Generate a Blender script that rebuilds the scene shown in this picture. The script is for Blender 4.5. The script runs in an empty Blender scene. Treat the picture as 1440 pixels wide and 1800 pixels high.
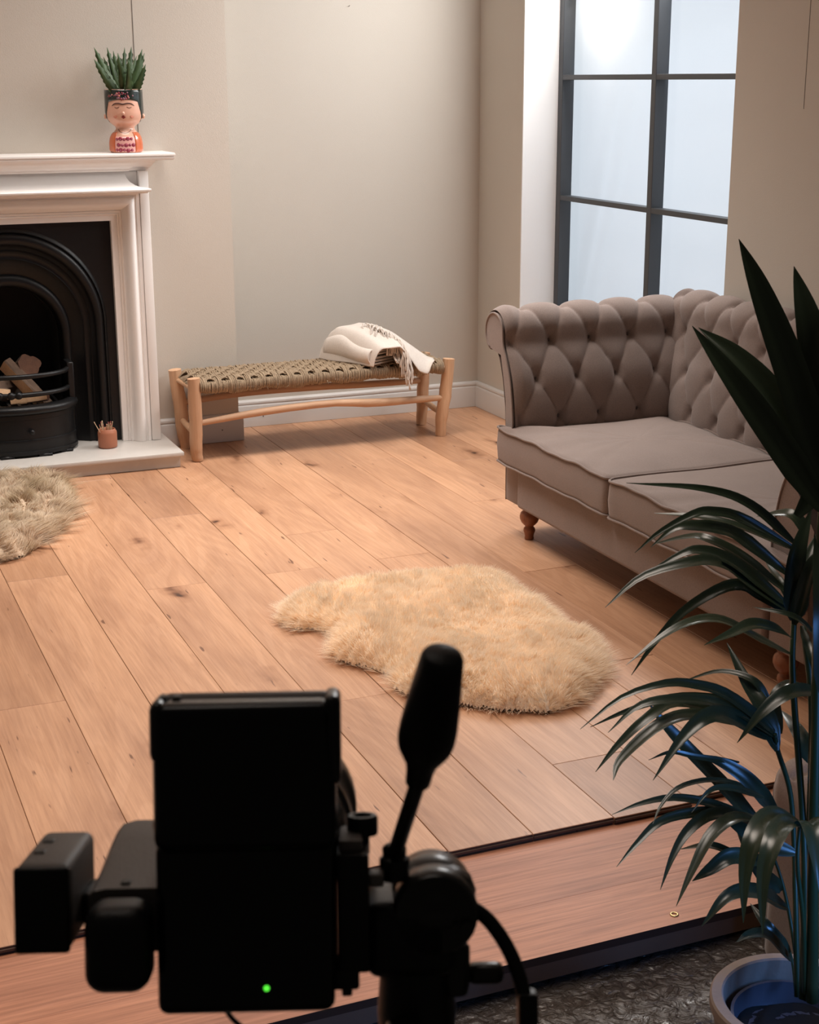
import bpy, bmesh, math, random
import numpy as np
from mathutils import Vector, Matrix

# ------------------------------------------------------------------ camera
S = bpy.context.scene
COL = S.collection
H = 1.65
YAW, PITCH, ROLL, FPX = 0.39414456, 0.279382237, -0.00333047974, 2646.26941
def cam_rows():
    ca, sa, cb, sb, cc, sc = math.cos(YAW), math.sin(YAW), math.cos(PITCH), math.sin(PITCH), math.cos(ROLL), math.sin(ROLL)
    fwd = Vector((sa*cb, ca*cb, -sb)); right = Vector((ca, -sa, 0)); up = right.cross(fwd)
    return right*cc + up*sc, up*cc - right*sc, fwd
CR, CU, CF = cam_rows()
CAM = Vector((0, 0, H))
cd = bpy.data.cameras.new('camera'); co = bpy.data.objects.new('camera', cd); COL.objects.link(co)
cd.sensor_fit = 'HORIZONTAL'; cd.sensor_width = 36.0; cd.lens = FPX/1440*36
cd.clip_start = 0.05; cd.clip_end = 60
co.matrix_world = Matrix(((CR.x, CU.x, -CF.x, 0), (CR.y, CU.y, -CF.y, 0), (CR.z, CU.z, -CF.z, H), (0, 0, 0, 1)))
cd.dof.use_dof = True; cd.dof.focus_distance = 5.2; cd.dof.aperture_fstop = 34
S.camera = co
S.view_settings.view_transform = 'Standard'; S.view_settings.look = 'None'
S.view_settings.gamma = 1.0; S.view_settings.use_curve_mapping = False
S.view_settings.exposure = 0.0

# ------------------------------------------------------------------ light
W = bpy.data.worlds.new('studio'); S.world = W; W.use_nodes = True
W.node_tree.nodes['Background'].inputs[0].default_value = (1.0, 0.86, 0.74, 1)
W.node_tree.nodes['Background'].inputs[1].default_value = 0.02
def area(name, loc, aim, sx, sy, power, col, spread=180):
    l = bpy.data.lights.new(name, 'AREA'); l.shape = 'RECTANGLE'; l.size = sx; l.size_y = sy
    l.energy = power; l.color = col; l.spread = math.radians(spread)
    o = bpy.data.objects.new(name, l); COL.objects.link(o); o.location = loc
    o.rotation_euler = (Vector(aim)-Vector(loc)).to_track_quat('-Z', 'Y').to_euler()
    return o
area('daylight_outside_window', (4.7, 5.7, 1.6), (3.3, 5.7, 1.5), 3.0, 3.2, 55, (0.90, 0.95, 1.0))
area('lamp_behind_sheet', (3.82, 6.40, 2.03), (3.3, 6.3, 2.0), 0.14, 0.14, 1.7, (1.0, 0.84, 0.66))
area('upper_window_fill', (3.44, 5.71, 2.34), (1.5, 5.60, 1.5), 1.5, 0.62, 52, (1.0, 0.97, 0.94))  # unseen area light added before the upper panes to brighten the room
area('overhead_fill', (0.25, 2.55, 3.4), (0.25, 2.55, 0.0), 2.9, 2.9, 18, (1.0, 0.86, 0.75), 56)  # unseen fill lamp, added overhead to lift the front floor
area('overhead_fill_by_window', (1.50, 5.62, 3.4), (1.52, 5.2, 0.0), 1.5, 1.2, 36, (1.0, 0.92, 0.85), 88)  # second unseen fill, added to brighten low walls, hearth and bench
area('blue_studio_lamp', (1.74, 1.10, 0.62), (1.36, 1.85, 0.28), 0.40, 0.40, 1.35, (0.14, 0.38, 1.0), 80)

# ------------------------------------------------------------------ helpers
def at(x, y, depth):
    "a point seen at photo pixel x, y, depth metres along the viewing axis"
    return CAM + (CR*((x-720)/FPX) - CU*((y-900)/FPX) + CF)*depth
def onz(x, y, z):
    d = CR*((x-720)/FPX) - CU*((y-900)/FPX) + CF
    return CAM + d*((z-H)/d.z)
def ony(x, y, Y):
    d = CR*((x-720)/FPX) - CU*((y-900)/FPX) + CF
    return CAM + d*(Y/d.y)

def tag(o, label=None, cat=None, group=None, kind=None):
    if label: o['label'] = label
    if cat: o['category'] = cat
    if group: o['group'] = group
    if kind: o['kind'] = kind
    return o
def empty(name, loc=(0, 0, 0), label=None, cat=None, group=None, kind=None, rz=0):
    o = bpy.data.objects.new(name, None); COL.objects.link(o); o.location = loc; o.rotation_euler = (0, 0, rz)
    o.empty_display_size = 0.05
    return tag(o, label, cat, group, kind)
def link(name, me, mat, parent=None, smooth=True, local=False):
    "parent: geometry given in world space unless local"
    o = bpy.data.objects.new(name, me); COL.objects.link(o)
    if mat and not me.materials: me.materials.append(mat)
    if smooth:
        me.polygons.foreach_set('use_smooth', [True]*len(me.polygons))
    if parent is not None:
        o.parent = parent
        if not local:
            m = Matrix.Identity(4); p = parent; chain = []
            while p is not None: chain.append(p); p = p.parent
            for p in reversed(chain):
                m = m @ Matrix.LocRotScale(p.location, p.rotation_euler, p.scale)
            me.transform(m.inverted())
    return o
def mesh(verts, faces):
    me = bpy.data.meshes.new('mesh'); me.from_pydata([tuple(v) for v in verts], [], faces); me.validate(); me.update(); return me
def fix(me):
    bm = bmesh.new(); bm.from_mesh(me); bmesh.ops.recalc_face_normals(bm, faces=bm.faces); bm.to_mesh(me); bm.free(); me.update(); return me

class MB:
    def __init__(s): s.v = []; s.f = []
    def add(s, v, f):
        n = len(s.v); s.v += [Vector(p) for p in v]; s.f += [tuple(i+n for i in q) for q in f]; return s
    def box(s, lo, hi):
        x0, y0, z0 = lo; x1, y1, z1 = hi
        return s.add([(x0,y0,z0),(x1,y0,z0),(x1,y1,z0),(x0,y1,z0),(x0,y0,z1),(x1,y0,z1),(x1,y1,z1),(x0,y1,z1)],
              [(0,3,2,1),(4,5,6,7),(0,1,5,4),(1,2,6,5),(2,3,7,6),(3,0,4,7)])
    def tube(s, pts, rad, n=8, cap=True, flat=1.0, up=None):
        pts = [Vector(p) for p in pts]; m = len(pts)
        if not hasattr(rad, '__len__'): rad = [rad]*m
        t0 = (pts[1]-pts[0]).normalized()
        ref = Vector(up) if up else (Vector((0, 0, 1)) if abs(t0.z) < 0.9 else Vector((1, 0, 0)))
        a = (ref - t0*ref.dot(t0)).normalized()
        V = []; F = []
        for i in range(m):
            t = (pts[min(i+1, m-1)]-pts[max(i-1, 0)])
            t = t.normalized() if t.length > 1e-9 else t0
            a = (a - t*a.dot(t)); a = a.normalized() if a.length > 1e-6 else t.orthogonal().normalized()
            b = t.cross(a)
            for k in range(n):
                w = 2*math.pi*k/n
                V.append(pts[i] + (a*math.cos(w)*flat + b*math.sin(w))*rad[i])
        for i in range(m-1):
            for k in range(n):
                k2 = (k+1) % n
                F.append((i*n+k, i*n+k2, (i+1)*n+k2, (i+1)*n+k))
        if cap:
            F.append(tuple(reversed(range(n)))); F.append(tuple((m-1)*n+k for k in range(n)))
        return s.add(V, F)
    def lathe(s, prof, c=(0, 0, 0), n=32, sx=1, sy=1, M=None):
        "prof: (radius, z)"
        V = []; F = []
        for r, z in prof:
            for k in range(n):
                w = 2*math.pi*k/n
                p = Vector((r*math.cos(w)*sx, r*math.sin(w)*sy, z))
                V.append((M @ p if M else p) + Vector(c))
        m = len(prof)
        for i in range(m-1):
            for k in range(n):
                k2 = (k+1) % n
                F.append((i*n+k, i*n+k2, (i+1)*n+k2, (i+1)*n+k))
        if prof[0][0] > 1e-5: F.append(tuple(reversed(range(n))))
        if prof[-1][0] > 1e-5: F.append(tuple((m-1)*n+k for k in range(n)))
        return s.add(V, F)
    def grid(s, fn, nu, nv, closed_u=False):
        V = [fn(i/nu, j/nv) for j in range(nv+1) for i in range(nu+1)]
        F = [(j*(nu+1)+i, j*(nu+1)+i+1, (j+1)*(nu+1)+i+1, (j+1)*(nu+1)+i) for j in range(nv) for i in range(nu)]
        return s.add(V, F)
    def sweep(s, path, prof, up=(0, 0, 1), closed=False, cap=True, side=1):
        "mitred sweep: path of points in a plane with normal `up`; profile (offset to the side, offset along up)"
        up = Vector(up); path = [Vector(p) for p in path]; m = len(path); V = []; F = []; n = len(prof)
        for i in range(m):
            d1 = (path[i]-path[i-1]).normalized() if (i > 0 or closed) else None
            d2 = (path[(i+1) % m]-path[i]).normalized() if (i < m-1 or closed) else None
            if d1 is None: d1 = d2
            if d2 is None: d2 = d1
            n1 = d1.cross(up)*side; n2 = d2.cross(up)*side
            nn = (n1+n2); nn = nn/(1+n1.dot(n2))
            for o, z in prof: V.append(path[i] + nn*o + up*z)
        R = m if closed else m-1
        for i in range(R):
            a = i*n; b = ((i+1) % m)*n
            for k in range(n-1): F.append((a+k, a+k+1, b+k+1, b+k))
        if cap and not closed:
            F.append(tuple(range(n))); F.append(tuple(reversed([(m-1)*n+k for k in range(n)])))
        return s.add(V, F)
    def mesh(s, normals=True):
        me = mesh(s.v, s.f)
        return fix(me) if normals else me
    def build(s, name, mat, parent=None, smooth=True, angle=None, local=False):
        o = link(name, s.mesh(), mat, parent, smooth, local)
        if angle: sharp(o.data, angle)
        return o
def sharp(me, deg=35):
    bm = bmesh.new(); bm.from_mesh(me); c = math.radians(deg)
    for e in bm.edges:
        if len(e.link_faces) == 2 and e.calc_face_angle(0) > c: e.smooth = False
    bm.to_mesh(me); bm.free()
def rbox(name, lo, hi, mat, parent=None, bev=0.004, seg=2, local=False, M=None):
    bm = bmesh.new(); bmesh.ops.create_cube(bm, size=1)
    lo = Vector(lo); hi = Vector(hi)
    for v in bm.verts: v.co = Vector(((lo[i]+hi[i])/2 + v.co[i]*(hi[i]-lo[i]) for i in range(3)))
    if bev > 0: bmesh.ops.bevel(bm, geom=list(bm.edges), offset=bev, segments=seg, profile=0.5, affect='EDGES')
    me = bpy.data.meshes.new(name); 
    if M: bmesh.ops.transform(bm, matrix=M, verts=bm.verts)
    bm.to_mesh(me); bm.free()
    o = link(name, me, mat, parent, True, local); sharp(me, 40)
    return o
def spline(P, n):
    "Catmull-Rom through control points"
    P = [Vector(p) for p in P]; Q = [P[0]*2-P[1]] + P + [P[-1]*2-P[-2]]; out = []
    m = len(P)-1
    for i in range(n+1):
        t = i/n*m; k = min(int(t), m-1); u = t-k
        a, b, c, d = Q[k:k+4]
        out.append(0.5*((2*b) + (c-a)*u + (2*a-5*b+4*c-d)*u*u + (3*b-a-3*c+d)*u**3))
    return out
def lerp(a, b, t): return a+(b-a)*t
def interp(x, xs, ys): return float(np.interp(x, xs, ys))

# ------------------------------------------------------------------ materials
def new_mat(name):
    m = bpy.data.materials.new(name); m.use_nodes = True
    return m, m.node_tree.nodes, m.node_tree.links, m.node_tree.nodes['Principled BSDF']
def plain(name, col, rough=0.5, metal=0.0, bump=0.0, bscale=200, vary=0.0, vscale=8, spec=0.5, coat=0.0, sheen=0.0):
    m, N, L, B = new_mat(name)
    B.inputs['Base Color'].default_value = (*col, 1); B.inputs['Roughness'].default_value = rough
    B.inputs['Metallic'].default_value = metal; B.inputs['Specular IOR Level'].default_value = spec
    B.inputs['Coat Weight'].default_value = coat
    if sheen: B.inputs['Sheen Weight'].default_value = sheen; B.inputs['Sheen Roughness'].default_value = 0.4
    tc = N.new('ShaderNodeTexCoord')
    if vary:
        t = N.new('ShaderNodeTexNoise'); t.inputs['Scale'].default_value = vscale; t.inputs['Detail'].default_value = 5
        L.new(tc.outputs['Object'], t.inputs['Vector'])
        r = N.new('ShaderNodeMix'); r.data_type = 'RGBA'
        r.inputs[6].default_value = (*[c*(1-vary) for c in col], 1); r.inputs[7].default_value = (*[min(1, c*(1+vary)) for c in col], 1)
        L.new(t.outputs['Fac'], r.inputs[0]); L.new(r.outputs[2], B.inputs['Base Color'])
    if bump:
        t = N.new('ShaderNodeTexNoise'); t.inputs['Scale'].default_value = bscale; t.inputs['Detail'].default_value = 4
        L.new(tc.outputs['Object'], t.inputs['Vector'])
        b = N.new('ShaderNodeBump'); b.inputs['Strength'].default_value = bump; b.inputs['Distance'].default_value = 0.002
        L.new(t.outputs['Fac'], b.inputs['Height']); L.new(b.outputs[0], B.inputs['Normal'])
    return m
def ramp(N, L, src, stops):
    r = N.new('ShaderNodeValToRGB'); e = r.color_ramp.elements
    while len(e) > 1: e.remove(e[-1])
    e[0].position = stops[0][0]; e[0].color = (*stops[0][1], 1)
    for p, c in stops[1:]:
        x = e.new(p); x.color = (*c, 1)
    L.new(src, r.inputs[0]); return r.outputs[0]
def mult(N, L, a, b, fac=1.0):
    m = N.new('ShaderNodeMix'); m.data_type = 'RGBA'; m.blend_type = 'MULTIPLY'; m.inputs[0].default_value = fac
    L.new(a, m.inputs[6]); L.new(b, m.inputs[7]); return m.outputs[2]
def wood_mat(name, base, dark, axis='Y', scale=1.0, knots=True, rough=0.42, vary=0.18, contrast=0.5):
    "timber with long grain, cathedral figure, knots and a tone of its own for each piece"
    m, N, L, B = new_mat(name); B.inputs['Roughness'].default_value = rough
    tc = N.new('ShaderNodeTexCoord'); oi = N.new('ShaderNodeObjectInfo')
    off = N.new('ShaderNodeVectorMath'); off.operation = 'SCALE'; off.inputs[0].default_value = (37.0, 91.0, 53.0)
    L.new(oi.outputs['Random'], off.inputs['Scale'])
    add = N.new('ShaderNodeVectorMath'); add.operation = 'ADD'
    L.new(tc.outputs['Object'], add.inputs[0]); L.new(off.outputs[0], add.inputs[1])
    def mapped(sl, sc):
        mp = N.new('ShaderNodeMapping')
        mp.inputs['Scale'].default_value = {'Y': (sc, sl, sc), 'X': (sl, sc, sc), 'Z': (sc, sc, sl)}[axis]
        L.new(add.outputs[0], mp.inputs['Vector']); return mp.outputs[0]
    fine = N.new('ShaderNodeTexNoise'); fine.inputs['Scale'].default_value = 1; fine.inputs['Detail'].default_value = 6; fine.inputs['Roughness'].default_value = 0.65
    L.new(mapped(5*scale, 150*scale), fine.inputs['Vector'])
    broad = N.new('ShaderNodeTexNoise'); broad.inputs['Scale'].default_value = 1; broad.inputs['Detail'].default_value = 3
    L.new(mapped(1.6*scale, 7*scale), broad.inputs['Vector'])
    # cathedral figure: rings of a stretched noise field
    fig = N.new('ShaderNodeTexNoise'); fig.inputs['Scale'].default_value = 1; fig.inputs['Detail'].default_value = 1.5
    L.new(mapped(0.55*scale, 4.2*scale), fig.inputs['Vector'])
    mu = N.new('ShaderNodeMath'); mu.operation = 'MULTIPLY'; mu.inputs[1].default_value = 105; L.new(fig.outputs['Fac'], mu.inputs[0])
    si = N.new('ShaderNodeMath'); si.operation = 'SINE'; L.new(mu.outputs[0], si.inputs[0])
    figc = ramp(N, L, si.outputs[0], [(0.0, (0.93, 0.905, 0.88)), (0.35, (1, 1, 1))])
    c1 = ramp(N, L, fine.outputs['Fac'], [(0.3, tuple(lerp(b, d, contrast) for b, d in zip(base, dark))), (0.62, base)])
    c2 = ramp(N, L, broad.outputs['Fac'], [(0.3, (0.80, 0.76, 0.74)), (0.6, (1.04, 1.03, 1.0))])
    col = mult(N, L, c1, c2); col = mult(N, L, col, figc, 0.8)
    tone = ramp(N, L, oi.outputs['Random'], [(0, (1-vary, 1-vary*1.15, 1-vary*1.25)), (0.35, (1, 1, 1)), (0.8, (1.02, 1.02, 1.02)), (1.0, (1-vary*.5, 1-vary*.5, 1-vary*.45))])
    col = mult(N, L, col, tone)
    if knots:
        vo = N.new('ShaderNodeTexVoronoi'); vo.inputs['Scale'].default_value = 1
        nz = N.new('ShaderNodeTexNoise'); nz.inputs['Scale'].default_value = 9; L.new(add.outputs[0], nz.inputs['Vector'])
        vm = N.new('ShaderNodeVectorMath'); vm.operation = 'MULTIPLY_ADD'; vm.inputs[1].default_value = (0.5, 0.5, 0.5)
        L.new(nz.outputs['Color'], vm.inputs[0]); L.new(mapped(2.1, 5.2), vm.inputs[2])
        L.new(vm.outputs[0], vo.inputs['Vector'])
        kn = ramp(N, L, vo.outputs['Distance'], [(0.035, (0.13, 0.10, 0.09)), (0.075, (0.48, 0.40, 0.36)), (0.15, (0.84, 0.80, 0.77)), (0.26, (1, 1, 1))])
        # only some of the cells carry a knot
        gt = N.new('ShaderNodeMath'); gt.operation = 'GREATER_THAN'; gt.inputs[1].default_value = 0.5
        sep = N.new('ShaderNodeSeparateColor'); L.new(vo.outputs['Color'], sep.inputs[0]); L.new(sep.outputs[0], gt.inputs[0])
        mk = N.new('ShaderNodeMix'); mk.data_type = 'RGBA'; mk.inputs[6].default_value = (1, 1, 1, 1)
        L.new(gt.outputs[0], mk.inputs[0]); L.new(kn, mk.inputs[7])
        col = mult(N, L, col, mk.outputs[2])
        # thin dark shakes along the grain
        sh = N.new('ShaderNodeTexNoise'); sh.inputs['Scale'].default_value = 1; sh.inputs['Detail'].default_value = 2
        L.new(mapped(6, 45), sh.inputs['Vector'])
        shc = ramp(N, L, sh.outputs['Fac'], [(0.0, (1, 1, 1)), (0.72, (1, 1, 1)), (0.755, (0.38, 0.31, 0.28))])
        col = mult(N, L, col, shc)
    L.new(col, B.inputs['Base Color'])
    bp = N.new('ShaderNodeBump'); bp.inputs['Strength'].default_value = 0.12; bp.inputs['Distance'].default_value = 0.001
    L.new(fine.outputs['Fac'], bp.inputs['Height']); L.new(bp.outputs[0], B.inputs['Normal'])
    return m
def fabric_mat(name, col, weave=900, rough=0.9, bump=0.35, fleck=0.16):
    m, N, L, B = new_mat(name); B.inputs['Roughness'].default_value = rough
    B.inputs['Sheen Weight'].default_value = 0.25; B.inputs['Sheen Roughness'].default_value = 0.5
    tc = N.new('ShaderNodeTexCoord')
    n1 = N.new('ShaderNodeTexNoise'); n1.inputs['Scale'].default_value = weave*0.35; n1.inputs['Detail'].default_value = 5; n1.inputs['Roughness'].default_value = 0.8
    L.new(tc.outputs['Object'], n1.inputs['Vector'])
    c = ramp(N, L, n1.outputs['Fac'], [(0.30, tuple(v*(1-fleck*1.8) for v in col)), (0.5, col), (0.72, tuple(min(1, v*(1+fleck)) for v in col))])
    n2 = N.new('ShaderNodeTexNoise'); n2.inputs['Scale'].default_value = 6; L.new(tc.outputs['Object'], n2.inputs['Vector'])
    c2 = ramp(N, L, n2.outputs['Fac'], [(0.3, (0.93, 0.93, 0.93)), (0.7, (1.03, 1.03, 1.03))])
    L.new(mult(N, L, c, c2), B.inputs['Base Color'])
    bp = N.new('ShaderNodeBump'); bp.inputs['Strength'].default_value = bump; bp.inputs['Distance'].default_value = 0.0012
    L.new(n1.outputs['Fac'], bp.inputs['Height']); L.new(bp.outputs[0], B.inputs['Normal'])
    return m
def fur_mat(name, root, tip, vary=0.15):
    m, N, L, B = new_mat(name); B.inputs['Roughness'].default_value = 0.75; B.inputs['Specular IOR Level'].default_value = 0.15
    at_ = N.new('ShaderNodeAttribute'); at_.attribute_name = 'strand'
    c = ramp(N, L, at_.outputs['Fac'], [(0.0, root), (1.0, tip)])
    tc = N.new('ShaderNodeTexCoord'); n = N.new('ShaderNodeTexNoise'); n.inputs['Scale'].default_value = 7; L.new(tc.outputs['Object'], n.inputs['Vector'])
    v = ramp(N, L, n.outputs['Fac'], [(0.3, (1-vary, 1-vary*1.2, 1-vary*1.6)), (0.7, (1.05, 1.05, 1.05))])
    L.new(mult(N, L, c, v), B.inputs['Base Color'])
    tr = N.new('ShaderNodeBsdfTranslucent'); L.new(mult(N, L, c, v), tr.inputs[0])
    mx = N.new('ShaderNodeMixShader'); mx.inputs[0].default_value = 0.5
    out = N['Material Output']; L.new(B.outputs[0], mx.inputs[1]); L.new(tr.outputs[0], mx.inputs[2]); L.new(mx.outputs[0], out.inputs[0])
    return m

M = {}
M['breast'] = plain('breast_paint', (0.63, 0.57, 0.50), 0.85, bump=0.25, bscale=260, vary=0.025, vscale=3)
M['wall'] = plain('wall_paint', (0.62, 0.58, 0.52), 0.85, bump=0.25, bscale=260, vary=0.025, vscale=3)
M['reveal'] = plain('reveal_paint', (0.90, 0.895, 0.89), 0.7, bump=0.15, bscale=260)
M['skirting'] = plain('skirting_paint', (0.70, 0.68, 0.66), 0.45, bump=0.05, bscale=90)
M['white'] = plain('white_gloss_paint', (0.93, 0.90, 0.875), 0.38, bump=0.05, bscale=120)
M['stone'] = plain('hearth_stone', (0.62, 0.585, 0.545), 0.28, vary=0.06, vscale=30, bump=0.04)
M['iron'] = plain('cast_iron', (0.006, 0.006, 0.0065), 0.42, metal=0.0, bump=0.3, bscale=160, spec=0.35)
M['soot'] = plain('sooty_iron', (0.006, 0.006, 0.006), 0.85)
M['oak'] = wood_mat('oak_floor', (0.64, 0.365, 0.222), (0.39, 0.195, 0.11), 'Y', vary=0.27)
M['oak_edge_shade'] = plain('plank_edge_shade', (0.085, 0.045, 0.03), 0.6, vary=0.3, vscale=60)  # front ends of the boards, their shade painted into the dark brown
M['ply'] = wood_mat('plywood', (0.56, 0.25, 0.145), (0.30, 0.12, 0.065), 'X', scale=0.9, knots=False, rough=0.5, contrast=0.8)
M['ply_edge_shade'] = plain('plywood_edge_and_shade', (0.045, 0.022, 0.016), 0.7)  # dark ply edge, also used for the painted shade below the riser
M['riser'] = plain('riser_board', (0.24, 0.14, 0.09), 0.7, bump=0.2, vary=0.15, vscale=12)
M['joint'] = plain('shadow_gap', (0.17, 0.15, 0.13), 0.9)
M['frame'] = plain('window_frame_paint', (0.055, 0.06, 0.068), 0.45, bump=0.08)
M['pole'] = wood_mat('peeled_pole', (0.72, 0.46, 0.29), (0.50, 0.28, 0.16), 'Z', scale=0.7, knots=True, rough=0.6, vary=0.05)
M['pole_x'] = wood_mat('peeled_pole_long', (0.70, 0.45, 0.29), (0.46, 0.26, 0.15), 'X', scale=0.7, knots=False, rough=0.6, vary=0.08)
M['cord'] = plain('seagrass_cord', (0.335, 0.245, 0.16), 0.85, vary=0.5, vscale=70, bump=0.6, bscale=400)
M['sofa'] = fabric_mat('taupe_upholstery', (0.25, 0.187, 0.162))
M['button'] = fabric_mat('button_cloth', (0.11, 0.085, 0.08))
M['legwood'] = wood_mat('turned_leg', (0.33, 0.125, 0.06), (0.17, 0.06, 0.03), 'Z', scale=1.5, knots=False, rough=0.3)
M['chair'] = fabric_mat('beige_upholstery', (0.27, 0.20, 0.165))
M['throw'] = fabric_mat('cotton_throw', (0.74, 0.66, 0.59), weave=500, bump=0.6, fleck=0.07)
M['terracotta'] = plain('terracotta', (0.45, 0.17, 0.095), 0.5, vary=0.1, vscale=40)
M['match'] = plain('matchwood', (0.72, 0.52, 0.34), 0.7)
M['match_tip'] = plain('match_head', (0.30, 0.06, 0.06), 0.6)
M['bark'] = plain('log_bark', (0.12, 0.075, 0.05), 0.9, bump=0.9, bscale=60, vary=0.5, vscale=25)
M['splitwood'] = wood_mat('split_log', (0.85, 0.58, 0.36), (0.6, 0.36, 0.2), 'X', scale=1.0, knots=False, rough=0.7)
M['endgrain'] = plain('log_end', (0.11, 0.048, 0.026), 0.85, vary=0.4, vscale=40, bump=0.5)
M['skin'] = plain('glazed_skin', (0.80, 0.45, 0.33), 0.25, coat=0.4)
M['hair'] = plain('glazed_dark_green', (0.018, 0.028, 0.026), 0.18, coat=0.6)
M['shawl'] = plain('glazed_orange', (0.58, 0.14, 0.055), 0.22, coat=0.5)
M['dress'] = plain('glazed_pink', (0.80, 0.42, 0.38), 0.3, coat=0.3)
M['rose'] = plain('glazed_crimson', (0.30, 0.03, 0.06), 0.3)
M['lip'] = plain('glazed_lip', (0.24, 0.02, 0.02), 0.3)
M['brow'] = plain('glazed_brow', (0.05, 0.012, 0.01), 0.4)
M['blush'] = plain('glazed_blush', (0.68, 0.27, 0.19), 0.35)
M['mauve'] = plain('glazed_mauve', (0.30, 0.14, 0.19), 0.35)
M['succulent'] = plain('succulent_leaf', (0.055, 0.10, 0.035), 0.5, vary=0.35, vscale=20)
M['palm'] = plain('palm_leaf', (0.030, 0.046, 0.024), 0.27, vary=0.4, vscale=9, spec=0.9)
M['stem'] = plain('palm_stem', (0.025, 0.055, 0.022), 0.4, vary=0.3, vscale=15)
M['pot'] = plain('concrete_pot', (0.36, 0.27, 0.22), 0.75, bump=0.3, bscale=120, vary=0.12, vscale=25)
M['liner'] = plain('pot_liner', (0.10, 0.10, 0.13), 0.35)
M['soil'] = plain('potting_soil', (0.012, 0.010, 0.010), 0.95, bump=1.0, bscale=60)
M['black'] = plain('black_plastic', (0.006, 0.006, 0.007), 0.42, bump=0.1, bscale=500)
M['blackm'] = plain('black_metal', (0.03, 0.028, 0.027), 0.30)
M['grey_lit'] = plain('lit_dark_grey', (0.21, 0.18, 0.165), 0.5, bump=0.2, bscale=700)  # paler than the black body: light on its tops painted into the grey
M['screen'] = plain('dark_screen', (0.004, 0.004, 0.005), 0.22)
M['brass'] = plain('brass', (0.75, 0.58, 0.28), 0.35, metal=1.0)
M['fur_cream'] = fur_mat('cream_fleece', (1.0, 0.82, 0.62), (1.0, 0.92, 0.79), 0.05)
M['fur_grey'] = fur_mat('oatmeal_fleece', (0.62, 0.47, 0.34), (0.97, 0.88, 0.74), 0.3)
M['pelt'] = plain('pelt_cream', (0.96, 0.81, 0.64), 0.95, vary=0.04, vscale=14, spec=0.1)
M['pelt_grey'] = plain('pelt_oatmeal', (0.62, 0.48, 0.35), 0.95, vary=0.3, vscale=16, spec=0.1)
m, N, L, B = new_mat('green_led'); B.inputs['Base Color'].default_value = (0, 0, 0, 1)
B.inputs['Emission Color'].default_value = (0.10, 0.9, 0.05, 1); B.inputs['Emission Strength'].default_value = 1.4; M['led'] = m
# thin diffusion cloth hung outside the window: lets the light behind it through, scattered
m, N, L, B = new_mat('diffusion_cloth'); out = N['Material Output']; N.remove(B)
t1 = N.new('ShaderNodeBsdfTranslucent'); t1.inputs[0].default_value = (0.86, 0.88, 0.90, 1)
d1 = N.new('ShaderNodeBsdfDiffuse'); d1.inputs[0].default_value = (0.85, 0.86, 0.88, 1)
mx = N.new('ShaderNodeMixShader'); mx.inputs[0].default_value = 0.3
L.new(t1.outputs[0], mx.inputs[1]); L.new(d1.outputs[0], mx.inputs[2]); L.new(mx.outputs[0], out.inputs[0]); M['cloth'] = m
# clear pane: thin sheet that lets light straight through with a faint reflection
m, N, L, B = new_mat('window_pane'); out = N['Material Output']; N.remove(B)
t1 = N.new('ShaderNodeBsdfTransparent'); t1.inputs[0].default_value = (0.96, 0.98, 1.0, 1)
g1 = N.new('ShaderNodeBsdfGlossy'); g1.inputs['Roughness'].default_value = 0.15
mx = N.new('ShaderNodeMixShader'); mx.inputs[0].default_value = 0.04
L.new(t1.outputs[0], mx.inputs[1]); L.new(g1.outputs[0], mx.inputs[2]); L.new(mx.outputs[0], out.inputs[0]); M['pane'] = m
# rough sealed concrete
m, N, L, B = new_mat('sealed_concrete'); tc = N.new('ShaderNodeTexCoord')
n1 = N.new('ShaderNodeTexNoise'); n1.inputs['Scale'].default_value = 36; n1.inputs['Detail'].default_value = 6; n1.inputs['Distortion'].default_value = 0.8
L.new(tc.outputs['Object'], n1.inputs['Vector'])
n2 = N.new('ShaderNodeTexNoise'); n2.inputs['Scale'].default_value = 3; n2.inputs['Detail'].default_value = 5; L.new(tc.outputs['Object'], n2.inputs['Vector'])
L.new(ramp(N, L, n2.outputs['Fac'], [(0.3, (0.055, 0.043, 0.036)), (0.7, (0.12, 0.10, 0.085))]), B.inputs['Base Color'])
B.inputs['Roughness'].default_value = 0.15; B.inputs['Specular IOR Level'].default_value = 0.9
bp = N.new('ShaderNodeBump'); bp.inputs['Strength'].default_value = 1.0; bp.inputs['Distance'].default_value = 0.02
L.new(n1.outputs['Fac'], bp.inputs['Height']); L.new(bp.outputs[0], B.inputs['Normal']); M['concrete'] = m
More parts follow.
